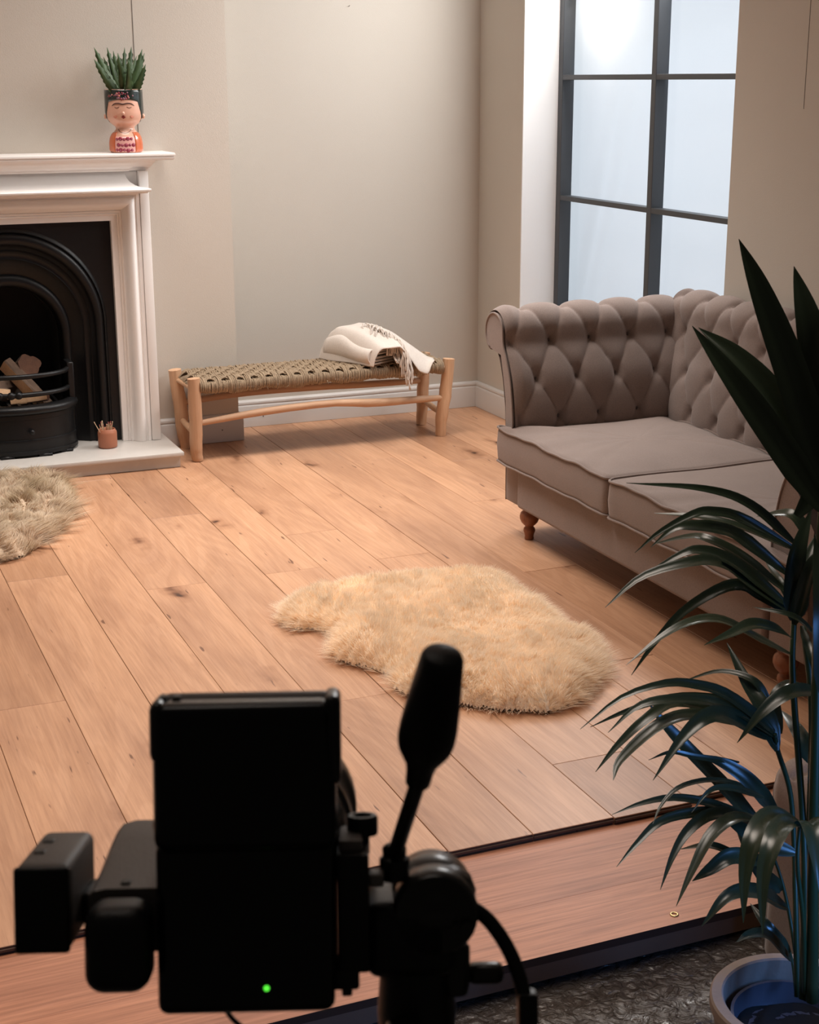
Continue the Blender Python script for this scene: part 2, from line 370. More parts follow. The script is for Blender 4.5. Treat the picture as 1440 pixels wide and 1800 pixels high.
# ================================================================== the setting
XC = 0.91                    # middle of the fireplace
YB = 6.79                    # face of the chimney breast
RX = 3.32                    # face of the window wall
WY0, WY1, WZ0, WZ1 = 4.85, 6.57, 0.36, 3.2
floor_c = MB().box((-2.5, -1.2, -0.16), (5.2, 2.5, -0.10)).build('floor_concrete', M['concrete'], smooth=False); tag(floor_c, kind='structure')
floor = MB().box((-1.6, 2.5, -0.16), (RX, 7.1, -0.0175)).build('floor', M['ply'], smooth=False); tag(floor, kind='structure')
random.seed(4)
PW = 0.21
def plank(x0, x1, y0, y1, dz):
    g = 0.0007; c = 0.0011; zt = dz; zb = -0.0165; zg = zt-0.006
    x0 += g; x1 -= g; y0 += g; y1 -= g
    v = [(x0, y0, zb), (x1, y0, zb), (x1, y1, zb), (x0, y1, zb),
         (x0, y0, zt-c), (x1, y0, zt-c), (x1, y1, zt-c), (x0, y1, zt-c),
         (x0+c, y0+c, zt), (x1-c, y0+c, zt), (x1-c, y1-c, zt), (x0+c, y1-c, zt)]
    f = [(8, 9, 10, 11), (4, 5, 9, 8), (5, 6, 10, 9), (6, 7, 11, 10), (7, 4, 8, 11), (1, 2, 6, 5), (2, 3, 7, 6), (3, 0, 4, 7), (0, 3, 2, 1)]
    front = y0 < 2.85
    if front:   # tongue milled in the end of the board
        n = len(v); ym = y0+0.006; za, zb2 = -0.006, -0.011
        v += [(x0, y0+.004, zt-.0055), (x1, y0+.004, zt-.0055), (x0, y0-.004, za), (x1, y0-.004, za), (x0, y0-.004, zb2), (x1, y0-.004, zb2), (x0, y0+.004, zb2), (x1, y0+.004, zb2), (x0, y0+.004, zb), (x1, y0+.004, zb), (x0, y0, zt-.0055), (x1, y0, zt-.0055)]
        f += [(4, n+10, n+11, 5), (n+10, n, n+1, n+11), (n, n+2, n+3, n+1), (n+2, n+4, n+5, n+3), (n+4, n+6, n+7, n+5), (n+6, n+8, n+9, n+7)]
    else: f += [(0, 1, 5, 4)]
    me = mesh(v, f); me.materials.append(M['oak']); me.materials.append(M['oak_edge_shade'])
    if front:
        for p in me.polygons[9:]: p.material_index = 1
    o = link('plank', me, None, floor, smooth=False); return o
JOINTS = {-3: [5.30], -2: [3.94, 5.95], -1: [5.05], 0: [3.7, 5.75], 1: [4.78, 6.3], 2: [3.636, 5.62], 3: [4.784], 4: [3.05, 5.2], 5: [4.79], 6: [3.6, 6.98], 7: [4.45, 6.17], 8: [3.3, 5.35], 9: [4.0, 6.0], 10: [5.0], 11: [3.8, 5.9], 12: [4.9]}
for k in range(-12, 13):
    x0 = 1.234 + PW*(k-2); x1 = x0+PW
    if x0 < -1.6: continue
    x1 = min(x1, RX-0.004)
    if x1-x0 < 0.02: continue
    yf = 2.745 + {3: 0.0, 4: -0.004, 5: 0.018, 2: 0.0, 1: 0.006}.get(k, random.uniform(-0.004, 0.012))
    ys = [yf] + JOINTS.get(k, [random.uniform(3.4, 4.6), random.uniform(5.2, 6.4)]) + [7.045]
    for a, b in zip(ys[:-1], ys[1:]): plank(x0, x1, a, b, random.uniform(-0.0006, 0.0004))
step = MB().box((-1.6, 2.32, -0.036), (3.3, 2.86, -0.0178)).build('floor_plywood_step', M['ply'], smooth=False); tag(step, kind='structure')
step.data.materials.append(M['ply_edge_shade'])
for p in step.data.polygons:
    if p.normal.y < -0.5: p.material_index = 1
rbox('riser_board', (-1.6, 2.334, -0.084), (3.3, 2.352, -0.0362), M['riser'], step, 0.001, 1)
rbox('shaded_plinth', (-1.6, 2.40, -0.10), (3.3, 2.42, -0.0362), M['ply_edge_shade'], step, 0.001, 1)  # near-black strip, shade under the riser put into its colour
w_ = MB(); R1, r1 = 0.0072, 0.0022
w_.grid(lambda u, v: Vector(((R1+r1*math.cos(2*math.pi*v))*math.cos(2*math.pi*u), (R1+r1*math.cos(2*math.pi*v))*math.sin(2*math.pi*u), r1*.6*math.sin(2*math.pi*v))) + onz(1185.5, 1607, -0.0165), 20, 8)
tag(w_.build('washer', M['brass']), 'small brass washer lying on the plywood step', 'washer')

# walls
wb = MB().box((-1.6, 7.05, -0.16), (3.7, 7.15, 3.6)).build('wall_back', M['wall'], smooth=False); tag(wb, kind='structure')
q = MB(); OX0, OX1, OZ = XC-0.46, XC+0.46, 1.075
q.box((-0.125, YB, -0.02), (OX0, 7.06, 3.6)); q.box((OX1, YB, -0.02), (1.945, 7.06, 3.6)); q.box((OX0, YB, OZ), (OX1, 7.06, 3.6))
wc = q.build('wall_chimney', M['breast'], smooth=False); tag(wc, kind='structure')
q = MB(); q.box((RX, WY1, -0.16), (3.575, 7.15, 3.6)); q.box((RX, 2.3, -0.16), (3.575, WY0, 3.6))
q.box((RX, WY0, -0.16), (3.575, WY1, WZ0)); q.box((RX, WY0, WZ1), (3.575, WY1, 3.6))
wr = q.build('wall_right', M['wall'], smooth=False); tag(wr, kind='structure')
wl = MB().box((-1.72, 2.3, -0.16), (-1.6, 7.15, 3.6)).build('wall_left', M['wall'], smooth=False); tag(wl, kind='structure')
ce = MB().box((-1.6, 2.3, 3.6), (3.7, 7.15, 3.7)).build('ceiling', M['reveal'], smooth=False); tag(ce, kind='structure')
# joints between the wall panels
a = ony(231, 0, YB); b = ony(240.5, 157, YB)
MB().box((a.x-0.0016, YB-0.0012, 1.36), (a.x+0.0016, YB+0.002, 3.6)).build('panel_joint', M['joint'], wc, smooth=False)
def onx(x, y, X):
    d = CR*((x-720)/FPX) - CU*((y-900)/FPX) + CF
    return CAM + d*(X/d.x)
b = onx(1422, 60, RX)
MB().box((RX-0.001, b.y-0.001, 1.55), (RX+0.002, b.y+0.001, 3.6)).build('panel_joint', M['joint'], wr, smooth=False)
c = ony(613, 11, 7.05)
MB().tube([c+Vector((0, .004, 0)), c+Vector((0, -.008, 0)), c+Vector((.001, -.012, .004))], .0016, 6).build('wall_hook', M['joint'], wb)
# white lining of the window reveal
q = MB(); t = 0.006
q.box((RX-0.002, WY1-t, WZ0), (3.575, WY1+0.002, WZ1)); q.box((RX+0.004, WY0-0.002, WZ0), (3.575, WY0+t, WZ1))
q.box((RX+0.004, WY0+t, WZ0-0.002), (3.575, WY1-t, WZ0+t)); q.box((RX+0.004, WY0+t, WZ1-t), (3.575, WY1-t, WZ1+0.002))
tr = q.build('trim_1', M['reveal'], smooth=False); tag(tr, kind='structure')

# window
win = empty('window_1', (3.53, (WY0+WY1)/2, WZ0), kind='structure')
FX0, FX1 = 3.50, 3.562
y0, y1 = WY0+t, WY1-t
rbox('stile', (FX0, y1-0.042, WZ0+t), (FX1, y1, WZ1-t), M['frame'], win, 0.002, 1)
rbox('stile', (FX0, y0, WZ0+t), (FX1, y0+0.042, WZ1-t), M['frame'], win, 0.002, 1)
rbox('mullion', (FX0, 5.693, WZ0+t), (FX1, 5.731, WZ1-t), M['frame'], win, 0.002, 1)
rbox('bottom_rail', (FX0, y0+.042, WZ0+t), (FX1, y1-.042, WZ0+t+.05), M['frame'], win, 0.002, 1)
rbox('top_rail', (FX0, y0+.042, WZ1-t-.05), (FX1, y1-.042, WZ1-t), M['frame'], win, 0.002, 1)
zs = [WZ0+t+.05, 0.55, 1.105, 1.66, 2.215, 2.77, WZ1-t-.05]
for z in zs[1:-1]:
    for ya, yb in ((y0+.042, 5.693), (5.731, y1-.042)):
        rbox('glazing_bar', (FX0+.001, ya-.001, z-.0115), (FX1-.012, yb+.001, z+.0115), M['frame'], win, 0.0015, 1)
for i in range(6):
    for ya, yb in ((y0+.04, 5.695), (5.729, y1-.04)):
        MB().box((3.5515, ya, zs[i]-.002), (3.5535, yb, zs[i+1]+.002)).build('pane', M['pane'], win, smooth=False)
def sheet(u, v):
    y = lerp(4.55, 6.95, u); z = lerp(0.15, 3.5, v)
    s = math.sin((y*1.0 - z*0.55)*9.0)*0.5 + math.sin((y*1.3 + z*0.5)*7+1)*0.5
    s2 = math.exp(-((y-6.25-(1.7-z)*0.28)/0.045)**2) + 0.8*math.exp(-((y-6.05-(1.7-z)*0.36)/0.04)**2) + 0.6*math.exp(-((y-5.25+(1.6-z)*0.42)/0.06)**2)
    return Vector((3.645 + 0.006*s*(1-0.3*v) + 0.016*s2*max(0, min(1, (1.95-z)*1.2)), y, z))
tag(MB().grid(sheet, 150, 60).build('diffusion_sheet', M['cloth']), 'white translucent cloth hung behind the window panes', 'cloth')

# skirting boards
def skirting(name, path, side, parent=None):
    prof = [(0, 0), (0.018, 0), (0.018, 0.098), (0.0165, 0.104), (0.012, 0.107), (0.012, 0.111), (0.0155, 0.116), (0.0145, 0.124), (0.009, 0.131), (0, 0.133)]
    o = MB().sweep(path, prof, (0, 0, 1), side=side).build(name, M['skirting'], angle=30); tag(o, kind='structure'); return o
z0 = 0.0008
sb = skirting('baseboard_back', [(1.93, 7.05, z0), (RX, 7.05, z0)], 1)
sr = skirting('baseboard_right', [(RX, 7.049, z0), (RX, 2.76, z0)], 1)
sc_ = skirting('baseboard_chimney', [(1.535, YB, z0), (1.945, YB, z0), (1.945, 7.048, z0)], 1)
for (px, py, Y, par) in ((391, 756, YB-0.018, sc_), (463, 731.5, 7.032, sb), (730, 700, 7.032, sb)):
    c = ony(px, py, Y)
    MB().lathe([(0.0, 0), (0.0035, 0.0), (0.003, 0.0012), (0, 0.0012)], c, 10, M=Matrix.Rotation(math.pi/2, 4, 'X')).build('screw_head', M['joint'], par)

# ================================================================== fireplace
HT = 0.071
he = empty('hearth', (XC, 6.55, 0), 'pale grey stone hearth slab in front of the fireplace', 'hearth')
HX = 1.553-XC
rbox('hearth_base', (XC-HX, 6.384, 0.001), (XC+HX, 6.788, HT-0.018), M['stone'], he, 0.0015, 1)
rbox('hearth_slab', (XC-HX-.015, 6.364, HT-0.0178), (XC+HX+.015, 6.788, HT), M['stone'], he, 0.003, 2)

su = empty('fireplace_surround', (XC, 6.7, HT), 'white painted fireplace surround with moulded architrave and mantelpiece', 'fireplace')
def P_(d, z=HT): return None
ox = 1.366-XC; oz = 1.062
path = [(XC+ox, YB, HT+.0005), (XC+ox, YB, oz), (XC-ox, YB, oz), (XC-ox, YB, HT+.0005)]
prof = [(0, 0.0), (0, .108), (.024, .108), (.026, .114), (.031, .116), (.034, .113), (.037, .118), (.042, .120), (.045, .116), (.05, .122), (.056, .136), (.066, .149), (.078, .156), (.09, .155), (.099, .147), (.102, .138), (.108, .138), (.110, .145), (.122, .147), (.124, .12), (.124, 0)]
q = MB().sweep(path, prof, (0, -1, 0), side=1)
ar = q.build('architrave', M['white'], su, angle=40)
for s in (1, -1):
    xa, xb = sorted((XC+s*(ox+.1245), XC+s*(1.532-XC)))
    rbox('pilaster', (xa, YB-.150, HT+.0005), (xb, YB-.001, 1.274), M['white'], su, 0.004, 2)
    xa, xb = sorted((XC+s*(ox+.05), XC+s*(1.537-XC)))
rbox('frieze_board', (XC-ox-.124, YB-.115, oz+.1245), (XC+ox+.124, YB-.001, 1.274), M['white'], su, 0.002, 1)
fx = 1.43-XC; fy = 6.655
cove = [(0, 1.274), (.002, 1.26), (.008, 1.245), (.02, 1.228), (.038, 1.215), (.06, 1.207), (.085, 1.2035), (.092, 1.203), (.096, 1.199), (.095, 1.193), (.09, 1.189), (.083, 1.188), (.082, 1.1835), (.06, 1.181), (0, 1.181)]
p3 = lambda hx, hy: [(XC-hx, YB-.002, 0), (XC-hx, hy, 0), (XC+hx, hy, 0), (XC+hx, YB-.002, 0)]
MB().sweep(p3(fx, fy), cove, (0, 0, 1), side=1).build('frieze_cove', M['white'], su, angle=40)
corn = [(0, 1.2742), (.006, 1.2745), (.009, 1.279), (.009, 1.285), (.015, 1.288), (.022, 1.296), (.026, 1.306), (.034, 1.312), (.036, 1.3205), (0, 1.3205)]
MB().sweep(p3(1.44-XC, 6.64), corn, (0, 0, 1), side=1).build('cornice', M['white'], su, angle=40)
MB().sweep(p3(1.532-XC, 6.672), corn, (0, 0, 1), side=1).build('cornice_return', M['white'], su, angle=40)
shelf = [(0, 1.321), (.008, 1.321), (.012, 1.326), (.0135, 1.332), (.011, 1.3365), (.0165, 1.3385), (.018, 1.344), (.0155, 1.350), (.010, 1.352), (0, 1.352)]
q = MB().sweep(p3(1.622-XC, 6.585), shelf, (0, 0, 1), side=1, cap=False)
q.box((XC-(1.622-XC), 6.585, 1.3212), (1.622, YB-.001, 1.3518))
q.build('mantel_shelf', M['white'], su, angle=40)

ins = empty('fireplace_insert', (XC, 6.72, HT), 'black cast iron arched fireplace insert with bowed grate', 'fireplace')
def arch(prof, n=40, legz=HT+.001):
    "rings of the arched frame: (radius, y)"
    V = []; F = []; rows = []
    for r, y in prof:
        cz = 0.556+(r-.22)/.18*.064
        ring = [(XC+r, y, legz)] + [(XC+r*math.cos(math.pi*i/n), y, cz+r*math.sin(math.pi*i/n)) for i in range(n+1)] + [(XC-r, y, legz)]
        rows.append(ring)
    m = len(rows[0])
    for rr in rows: V += rr
    for i in range(len(rows)-1):
        for k in range(m-1): F.append((i*m+k, i*m+k+1, (i+1)*m+k+1, (i+1)*m+k))
    return V, F
def circ(rc, yc, rad, n=10, a0=0, a1=360): return [(rc+rad*math.cos(math.radians(a0+(a1-a0)*i/n)), yc-rad*math.sin(math.radians(a0+(a1-a0)*i/n))) for i in range(n+1)]
# flat plate from the arch out to the square opening
V, F = arch([(.418, 6.712)]); ring = V; outer = []
for (x, y, z) in ring:
    dx = x-XC; dz = z-0.62
    if z <= 0.62: outer.append((XC+math.copysign(.456, dx), y, z))
    else:
        k = min(.456/max(abs(dx), 1e-6), (1.062-0.62)/max(dz, 1e-6)); outer.append((XC+dx*k, y, .62+dz*k))
n = len(ring); V = ring+outer; F = [(i, i+1, n+i+1, n+i) for i in range(n-1)]
# square corners of the plate
ia = max(range(n), key=lambda i: outer[i][0]*2+outer[i][2]); 
V += [(XC+.456, 6.712, 1.062), (XC-.456, 6.712, 1.062)]
ci = [i for i in range(n-1) if abs(outer[i][0]-XC-.456) < 1e-6 and abs(outer[i+1][2]-1.062) < 1e-6]
for i in ci: F.append((n+i, n+i+1, 2*n))
ci = [i for i in range(n-1) if abs(outer[i][2]-1.062) < 1e-6 and abs(outer[i+1][0]-XC+.456) < 1e-6]
for i in ci: F.append((n+i, n+i+1, 2*n+1))
MB().add(V, F).build('face_plate', M['iron'], ins, smooth=False)
V, F = arch([(.418, 6.712), (.412, 6.704), (.406, 6.702), (.402, 6.712)] + circ(.383, 6.712, .018, 10, 0, 180) + [(.358, 6.722), (.350, 6.730), (.344, 6.728), (.338, 6.736), (.325, 6.740), (.318, 6.736), (.312, 6.744), (.30, 6.752), (.268, 6.775)] + circ(.247, 6.775, .020, 8, 0, 180) + [(.226, 6.80), (.222, 6.84)])
MB().add(V, F).build('arch_moulding', M['iron'], ins, angle=50)
V, F = arch([(.2215, 6.84), (.215, 7.03)]); m_ = len(V)//2
F.append(tuple(range(m_, 2*m_)))
MB().add(V, F).build('fire_chamber', M['soot'], ins, smooth=False)
def bow(a, rx=.24, ry=.17, y=6.70): return XC+rx*math.sin(a), y-ry*math.cos(a)
def bowpath(z, n=28, amax=1.45, **k): return [(*bow(-amax+2*amax*i/n, **k), z) for i in range(n+1)]
MB().tube(bowpath(.425, rx=.225, ry=.155), .011, 10).build('grate_bar', M['iron'], ins)
MB().tube(bowpath(.345, rx=.225, ry=.155), .011, 10).build('grate_bar', M['iron'], ins)
q = MB(); prof = [(.012, .262), (.02, .268), (.024, .278), (.02, .29), (.008, .297), (-.02, .30), (-.02, .262)]
def bowed(prof, n=32, amax=1.5, rx=.24, ry=.165):
    V = []; F = []; m = len(prof)
    for i in range(n+1):
        a = -amax+2*amax*i/n; x, y = bow(a, rx, ry); nx, ny = math.sin(a), -math.cos(a)
        for o, z in prof: V.append((x+nx*o, y+ny*o, z))
    for i in range(n):
        for k in range(m-1): F.append((i*m+k, i*m+k+1, (i+1)*m+k+1, (i+1)*m+k))
    return MB().add(V, F)
bowed(prof).build('grate_rim', M['iron'], ins, angle=50)
af = bowed([(-.03, .262), (.0, .262), (.004, .258), (.004, .238), (.001, .236), (.001, .15), (.007, .148), (.009, .14), (.007, .132), (.007, .10), (.013, .098), (.013, .082), (-.03, .082)]).build('ash_pan_front', M['iron'], ins, angle=40)
c = Vector((*bow(0.12), .185))
MB().lathe([(0.0, 0.022), (.008, .021), (.012, .015), (.012, .010), (.006, .004), (.006, 0)], c+Vector((0, -.001, 0)), 16, M=Matrix.Rotation(math.pi/2, 4, 'X')).build('knob', M['iron'], af)
for sgn in (-1, 1):
    for a in (0.35, 0.85):
        x, y = bow(sgn*a); rbox('foot', (x-.03, y-.012, HT+.0005), (x+.03, y+.012, .083), M['iron'], ins, .003, 1)
for a in (-.42, -.20, -.06):     # knuckles on the lower bar
    x, y = bow(a, .225, .155)
    MB().lathe([(0, -.019), (.008, -.017), (.015, -.009), (.0175, 0), (.015, .009), (.008, .017), (0, .019)], (x, y, .345), 14, M=Matrix.Rotation(math.pi/2, 4, 'Y')).build('bar_knuckle', M['iron'], ins)
for sgn in (-1, 1):
    rbox('grate_bracket', (XC+sgn*.235-.014, 6.66, .255), (XC+sgn*.235+.014, 6.76, .455), M['iron'], ins, .004, 1)
# slatted fire bed carrying the logs
for i in range(9):
    x = XC-.17+.0425*i
    rbox('fire_bar', (x-.007, 6.575, .268), (x+.007, 6.98, .285), M['iron'], ins, .002, 1)

# logs
def log(p0, p1, r, name, label, split=0.0, seed=0, n=26, cap='endgrain', face=(-.1, -1, .25)):
    rnd = random.Random(seed); p0 = Vector(p0); p1 = Vector(p1); d = (p1-p0); ln = d.length; d.normalize()
    root = empty(name, tuple(p0), label, 'log', 'firewood in the grate')
    a = d.orthogonal().normalized()
    # turn so that the split face looks at the room
    tgt = Vector(face); tgt = (tgt-d*tgt.dot(d)).normalized(); b = d.cross(tgt)
    ph = rnd.uniform(0, 6)
    jit = [1+.09*math.sin(3*2*math.pi*k/n+ph)+.05*math.sin(7*2*math.pi*k/n+2*ph)+rnd.uniform(-.03, .03) for k in range(n)]
    def prof(k):
        w = 2*math.pi*k/n; c, s_ = math.cos(w)*r*jit[k], math.sin(w)*r*jit[k]
        if split: c = min(c, r*(1-split))
        return c, s_
    V = []; F = []; m = 9
    for i in range(m+1):
        t = i/m
        for k in range(n):
            c, s_ = prof(k); w = 1+.04*math.sin(7*t+k)
            V.append(p0 + d*ln*t + tgt*c*(1 if (split and c >= r*(1-split)-1e-6) else w) + b*s_*w)
    for i in range(m):
        for k in range(n): F.append((i*n+k, i*n+(k+1) % n, (i+1)*n+(k+1) % n, (i+1)*n+k))
    me = fix(mesh(V, F)); me.materials.append(M['bark']); me.materials.append(M['splitwood'])
    if split:
        for p in me.polygons:
            if p.normal.dot(tgt) > .93: p.material_index = 1
    link('bark', me, None, root, True); sharp(me, 30)
    for e in (0, m):
        MB().add([V[e*n+k] for k in range(n)], [tuple(range(n))]).build('cut_end', M[cap], root, smooth=False)
    return root
def L3(x, y, Y): p = ony(x, y, Y); return (p.x, p.y, p.z)
log(L3(8, 640, 6.80), L3(82, 716, 6.66), .036, 'firewood_log', 'split log with a pale inner face leaning on the grate bars', .45, 3, cap='bark', face=(-.62, -.70, -.30))
log(L3(52, 642, 6.76), L3(25, 668, 6.97), .05, 'firewood_log', 'dark round log behind the pale split log, cut end showing', 0, 5)
log(L3(-40, 690, 6.60), L3(14, 694, 6.72), .028, 'firewood_log', 'short pale log low in the grate at the photo edge', .5, 8)
log(L3(20, 706, 6.70), L3(84, 697, 6.60), .017, 'firewood_log', 'thin split stick lying on the grate rim', .5, 9)
log((XC-.15, 6.70, .335), (XC+.03, 6.86, .34), .045, 'firewood_log', 'dark log at the back left of the grate', 0, 11)

# terracotta pot of matches
pc = Vector((1.277, 6.591, HT+.0006))
tp = empty('match_pot', pc, 'small terracotta pot full of matches on the hearth', 'pot')
MB().lathe([(0, 0), (.036, 0), (.041, .004), (.0425, .012), (.0425, .066), (.041, .074), (.037, .079), (.036, .084), (.0345, .085), (.033, .083), (.0335, .06), (.033, .02), (0, .018)], pc, 32).build('pot_body', M['terracotta'], tp)
rnd = random.Random(2)
for i in range(17):
    a = rnd.uniform(0, 2*math.pi); rr = rnd.uniform(.0, .022)
    b0 = pc+Vector((rr*.6*math.cos(a), rr*.6*math.sin(a), .0195)); lean = rnd.uniform(.004, .014)
    tip = pc+Vector((rr*math.cos(a)+lean*math.cos(a), rr*math.sin(a)*1+lean*math.sin(a), .105+rnd.uniform(-.004, .014)))
    if i == 0: b0 = pc+Vector((-.008, -.012, .0195)); tip = pc+Vector((-.060, -.026, .124))
    mt = empty('matchstick', b0, 'wooden matchstick leaning far out of the terracotta pot' if i == 0 else 'wooden matchstick in the bundle standing in the terracotta pot', 'matchstick', 'matches in the terracotta pot')
    MB().tube([b0, tip], .0016, 4).build('stick', M['match'], mt, smooth=False)
    d = (tip-b0).normalized()
    MB().tube([tip-d*.004, tip-d*.001, tip+d*.002], [.0019, .0025, .0012], 6).build('match_head', M['match_tip'] if i % 3 else M['match'], mt)
# ================================================================== planter with a face, succulent
vc = Vector((1.449, 6.672, 1.3523))
vp = empty('head_planter', vc, 'glazed ceramic planter shaped like a bust with closed eyes on the mantelpiece', 'planter')
VS = 0.262/0.262
prof = [(0, 0), (.060, 0), (.068, .003), (.070, .01), (.070, .04), (.066, .062), (.058, .078), (.047, .090), (.041, .098), (.040, .104), (.043, .110), (.054, .118), (.066, .128), (.075, .140), (.0805, .155), (.082, .17), (.082, .19), (.0815, .2), (.081, .262)]
def vr(z): return interp(z, [p[1] for p in prof[1:]], [p[0] for p in prof[1:]])
MB().lathe(prof + [(.079, .264), (.076, .262), (.075, .25), (.075, .2), (0, .19)], vc, 48, 1, .86).build('bust', M['skin'], vp, angle=70)
FACE = math.radians(-104)           # direction the face looks in
def vpt(da, z, off=0.0):
    "a point of the glaze: angle from the middle of the face, height"
    a = FACE+da; r = vr(z)+off
    return vc+Vector((r*math.cos(a), (r)*math.sin(a)*.86, z))
def decal(fn, nu, nv, name, mat, parent=vp, off=.0008):
    "a thin raised patch of glaze that follows the surface: fn(u, v) -> angle, height"
    top = [vpt(*fn(i/nu, j/nv), off) for j in range(nv+1) for i in range(nu+1)]
    bot = [vpt(*fn(i/nu, j/nv), -.0006) for j in range(nv+1) for i in range(nu+1)]
    n = len(top); w = nu+1; F = [(j*w+i, j*w+i+1, (j+1)*w+i+1, (j+1)*w+i) for j in range(nv) for i in range(nu)]
    e = [(i, i+1) for i in range(nu)] + [(nv*w+i+1, nv*w+i) for i in range(nu)] + [((j+1)*w, j*w) for j in range(nv)] + [(j*w+nu, (j+1)*w+nu) for j in range(nv)]
    F += [(a, n+a, n+b, b) for a, b in e]
    return MB().add(top+bot, F).build(name, mat, parent)
def hairline(da):
    d = abs(math.degrees(da))
    if d < 50: return .222 - .010*(d/50)**2
    if d < 72: return lerp(.212, .135, ((d-50)/22)**.8)
    return .128
decal(lambda u, v: ((u-.5)*2*math.pi, lerp(min(hairline((u-.5)*2*math.pi), .262), .2625, v)), 160, 6, 'hair', M['hair'], off=.0014)
def spot(da, z, r, name, mat, par=vp, off=.0022, n=10, sz=1.0):
    c = vpt(da, z, off*.2); a = FACE+da; nrm = Vector((math.cos(a), math.sin(a), 0)); t1 = Vector((-math.sin(a), math.cos(a), 0)); t2 = Vector((0, 0, 1))
    q = MB(); ring = [c+(t1*math.cos(2*math.pi*k/n)+t2*math.sin(2*math.pi*k/n)*sz)*r for k in range(n)]
    ring0 = [p-nrm*.003 for p in ring]; ring2 = [c+nrm*off*.6+(t1*math.cos(2*math.pi*k/n)+t2*math.sin(2*math.pi*k/n)*sz)*r*.6 for k in range(n)]
    V = ring0+ring+ring2+[c+nrm*off*.75]; F = []
    for L_ in (0, n):
        F += [(L_+k, L_+(k+1) % n, L_+n+(k+1) % n, L_+n+k) for k in range(n)]
    F += [(2*n+k, 2*n+(k+1) % n, 3*n) for k in range(n)]
    return q.add(V, F).build(name, mat, par)
rnd = random.Random(7)
for i in range(44):
    da = rnd.gauss(0, .30); z = .237+rnd.uniform(-.016, .02)*(1-min(1, abs(da)/.9))
    spot(da, z, rnd.uniform(.003, .0055), 'painted_flower', M[rnd.choice(['mauve', 'mauve', 'rose', 'blush'])], n=7, off=.004)
bp_ = [vpt(-.62, .196), vpt(-.45, .2045, .001), vpt(-.22, .2065, .001), vpt(0, .203, .001), vpt(.22, .2065, .001), vpt(.45, .2045, .001), vpt(.62, .196)]
MB().tube(spline(bp_, 30), [.0008+.0018*math.sin(math.pi*i/30)**.5 for i in range(31)], 6).build('brow', M['brow'], vp)
for s in (-1, 1):
    MB().tube(spline([vpt(s*.45, .191), vpt(s*.36, .1875, .0006), vpt(s*.27, .1885, .0006), vpt(s*.2, .192)], 12), .0011, 5).build('closed_eye', M['brow'], vp)
    spot(s*.47, .153, .009, 'cheek', M['blush'], off=.0006)
MB().lathe([(0, .007), (.004, .006), (.006, .002), (.0065, -.004), (.004, -.008), (0, -.009)], vpt(0, .166, -.001), 12).build('nose', M['skin'], vp)
decal(lambda u, v: ((u-.5)*.24, .1495+(v-.5)*.015*(1-abs(2*u-1)**1.3)*(1 if v > .5 else 1.0)), 10, 4, 'mouth', M['lip'], off=.0025)
for s in (-1, 1):
    c = vpt(s*1.42, .152, .002); MB().lathe([(0, .011), (.006, .008), (.0075, 0), (.006, -.008), (0, -.011)], c, 12).build('ear', M['skin'], vp)
decal(lambda u, v: (math.radians(38)+u*math.radians(284), lerp(.0005, .086, v)*1.0), 60, 12, 'shawl', M['shawl'], off=.003)
decal(lambda u, v: ((u-.5)*math.radians(74), lerp(.0005, .068, v)), 20, 10, 'blouse', M['dress'], off=.0018)
for r_, z in enumerate((.012, .034, .056)):
    for c_ in range(5):
        da = (c_-2)*.235 + (.06 if r_ % 2 else -.05)
        if abs(da) > .56: continue
        spot(da, z+rnd.uniform(-.002, .002), .0098 if (c_+r_) % 2 else .0075, 'painted_rose', M['rose'], n=9, off=.0045)
        spot(da+.0, z, .003, 'rose_heart', M['mauve'], n=6, off=.0075)
MB().tube(spline([vpt(-.75, .099, .0005), vpt(-.4, .088, .001), vpt(0, .0825, .001), vpt(.4, .088, .001), vpt(.75, .099, .0005)], 24), .0008, 5).build('necklace', M['brow'], vp)

ag = empty('agave_plant', vc+Vector((0, 0, .2)), 'dark green spiky artificial succulent growing out of the face planter', 'plant')
def blade(p0, p1, w, bend, name, mat, par, n=10, thick=.3, side=None, teeth=False):
    p0 = Vector(p0); p1 = Vector(p1); mid = (p0+p1)/2+Vector(bend)
    pts = spline([p0, mid, p1], n); d0 = (p1-p0).normalized()
    view = ((p0+p1)/2-CAM).normalized()
    s = d0.cross(Vector(side) if side else Vector((0, -1, 0.2))).normalized(); nn = s.cross(d0)
    V = []; F = []
    for i, p in enumerate(pts):
        t = i/n; ww = w*interp(t, [0, .12, .3, .5, .75, .9, 1], [.62, .85, 1, .93, .62, .32, .0]); ww = max(ww, .0006)
        V += [p-s*ww+nn*ww*thick*.9, p-nn*ww*thick*.2+s*0, p+s*ww+nn*ww*thick*.9, p-nn*ww*thick*1.1]
    for i in range(n):
        for k in range(4): F.append((i*4+k, i*4+(k+1) % 4, (i+1)*4+(k+1) % 4, (i+1)*4+k))
    F += [(3, 2, 1, 0), tuple(n*4+k for k in range(4))]
    if teeth:
        for i in range(2, n-1):
            for sg in (0, 2):
                a = V[i*4+sg]; b_ = V[(i+1)*4+sg]; o = s*(-1 if sg == 0 else 1)*.004+d0*.004
                k = len(V); V.append((a+b_)/2+o); F.append((i*4+sg, (i+1)*4+sg, k))
    return MB().add(V, F).build(name, mat, par)
YV = 6.672
tips = [((165, 83), 6.66, .017), ((165, 104), 6.60, .018), ((188, 83), 6.70, .014), ((199, 89), 6.72, .013), ((207, 93), 6.57, .018), ((219, 83), 6.73, .013), ((231, 82), 6.69, .016), ((250, 86), 6.65, .017), ((254, 93), 6.70, .014), ((256, 113), 6.60, .016), ((240, 98), 6.77, .013), ((182, 100), 6.77, .013), ((226, 104), 6.56, .016)]
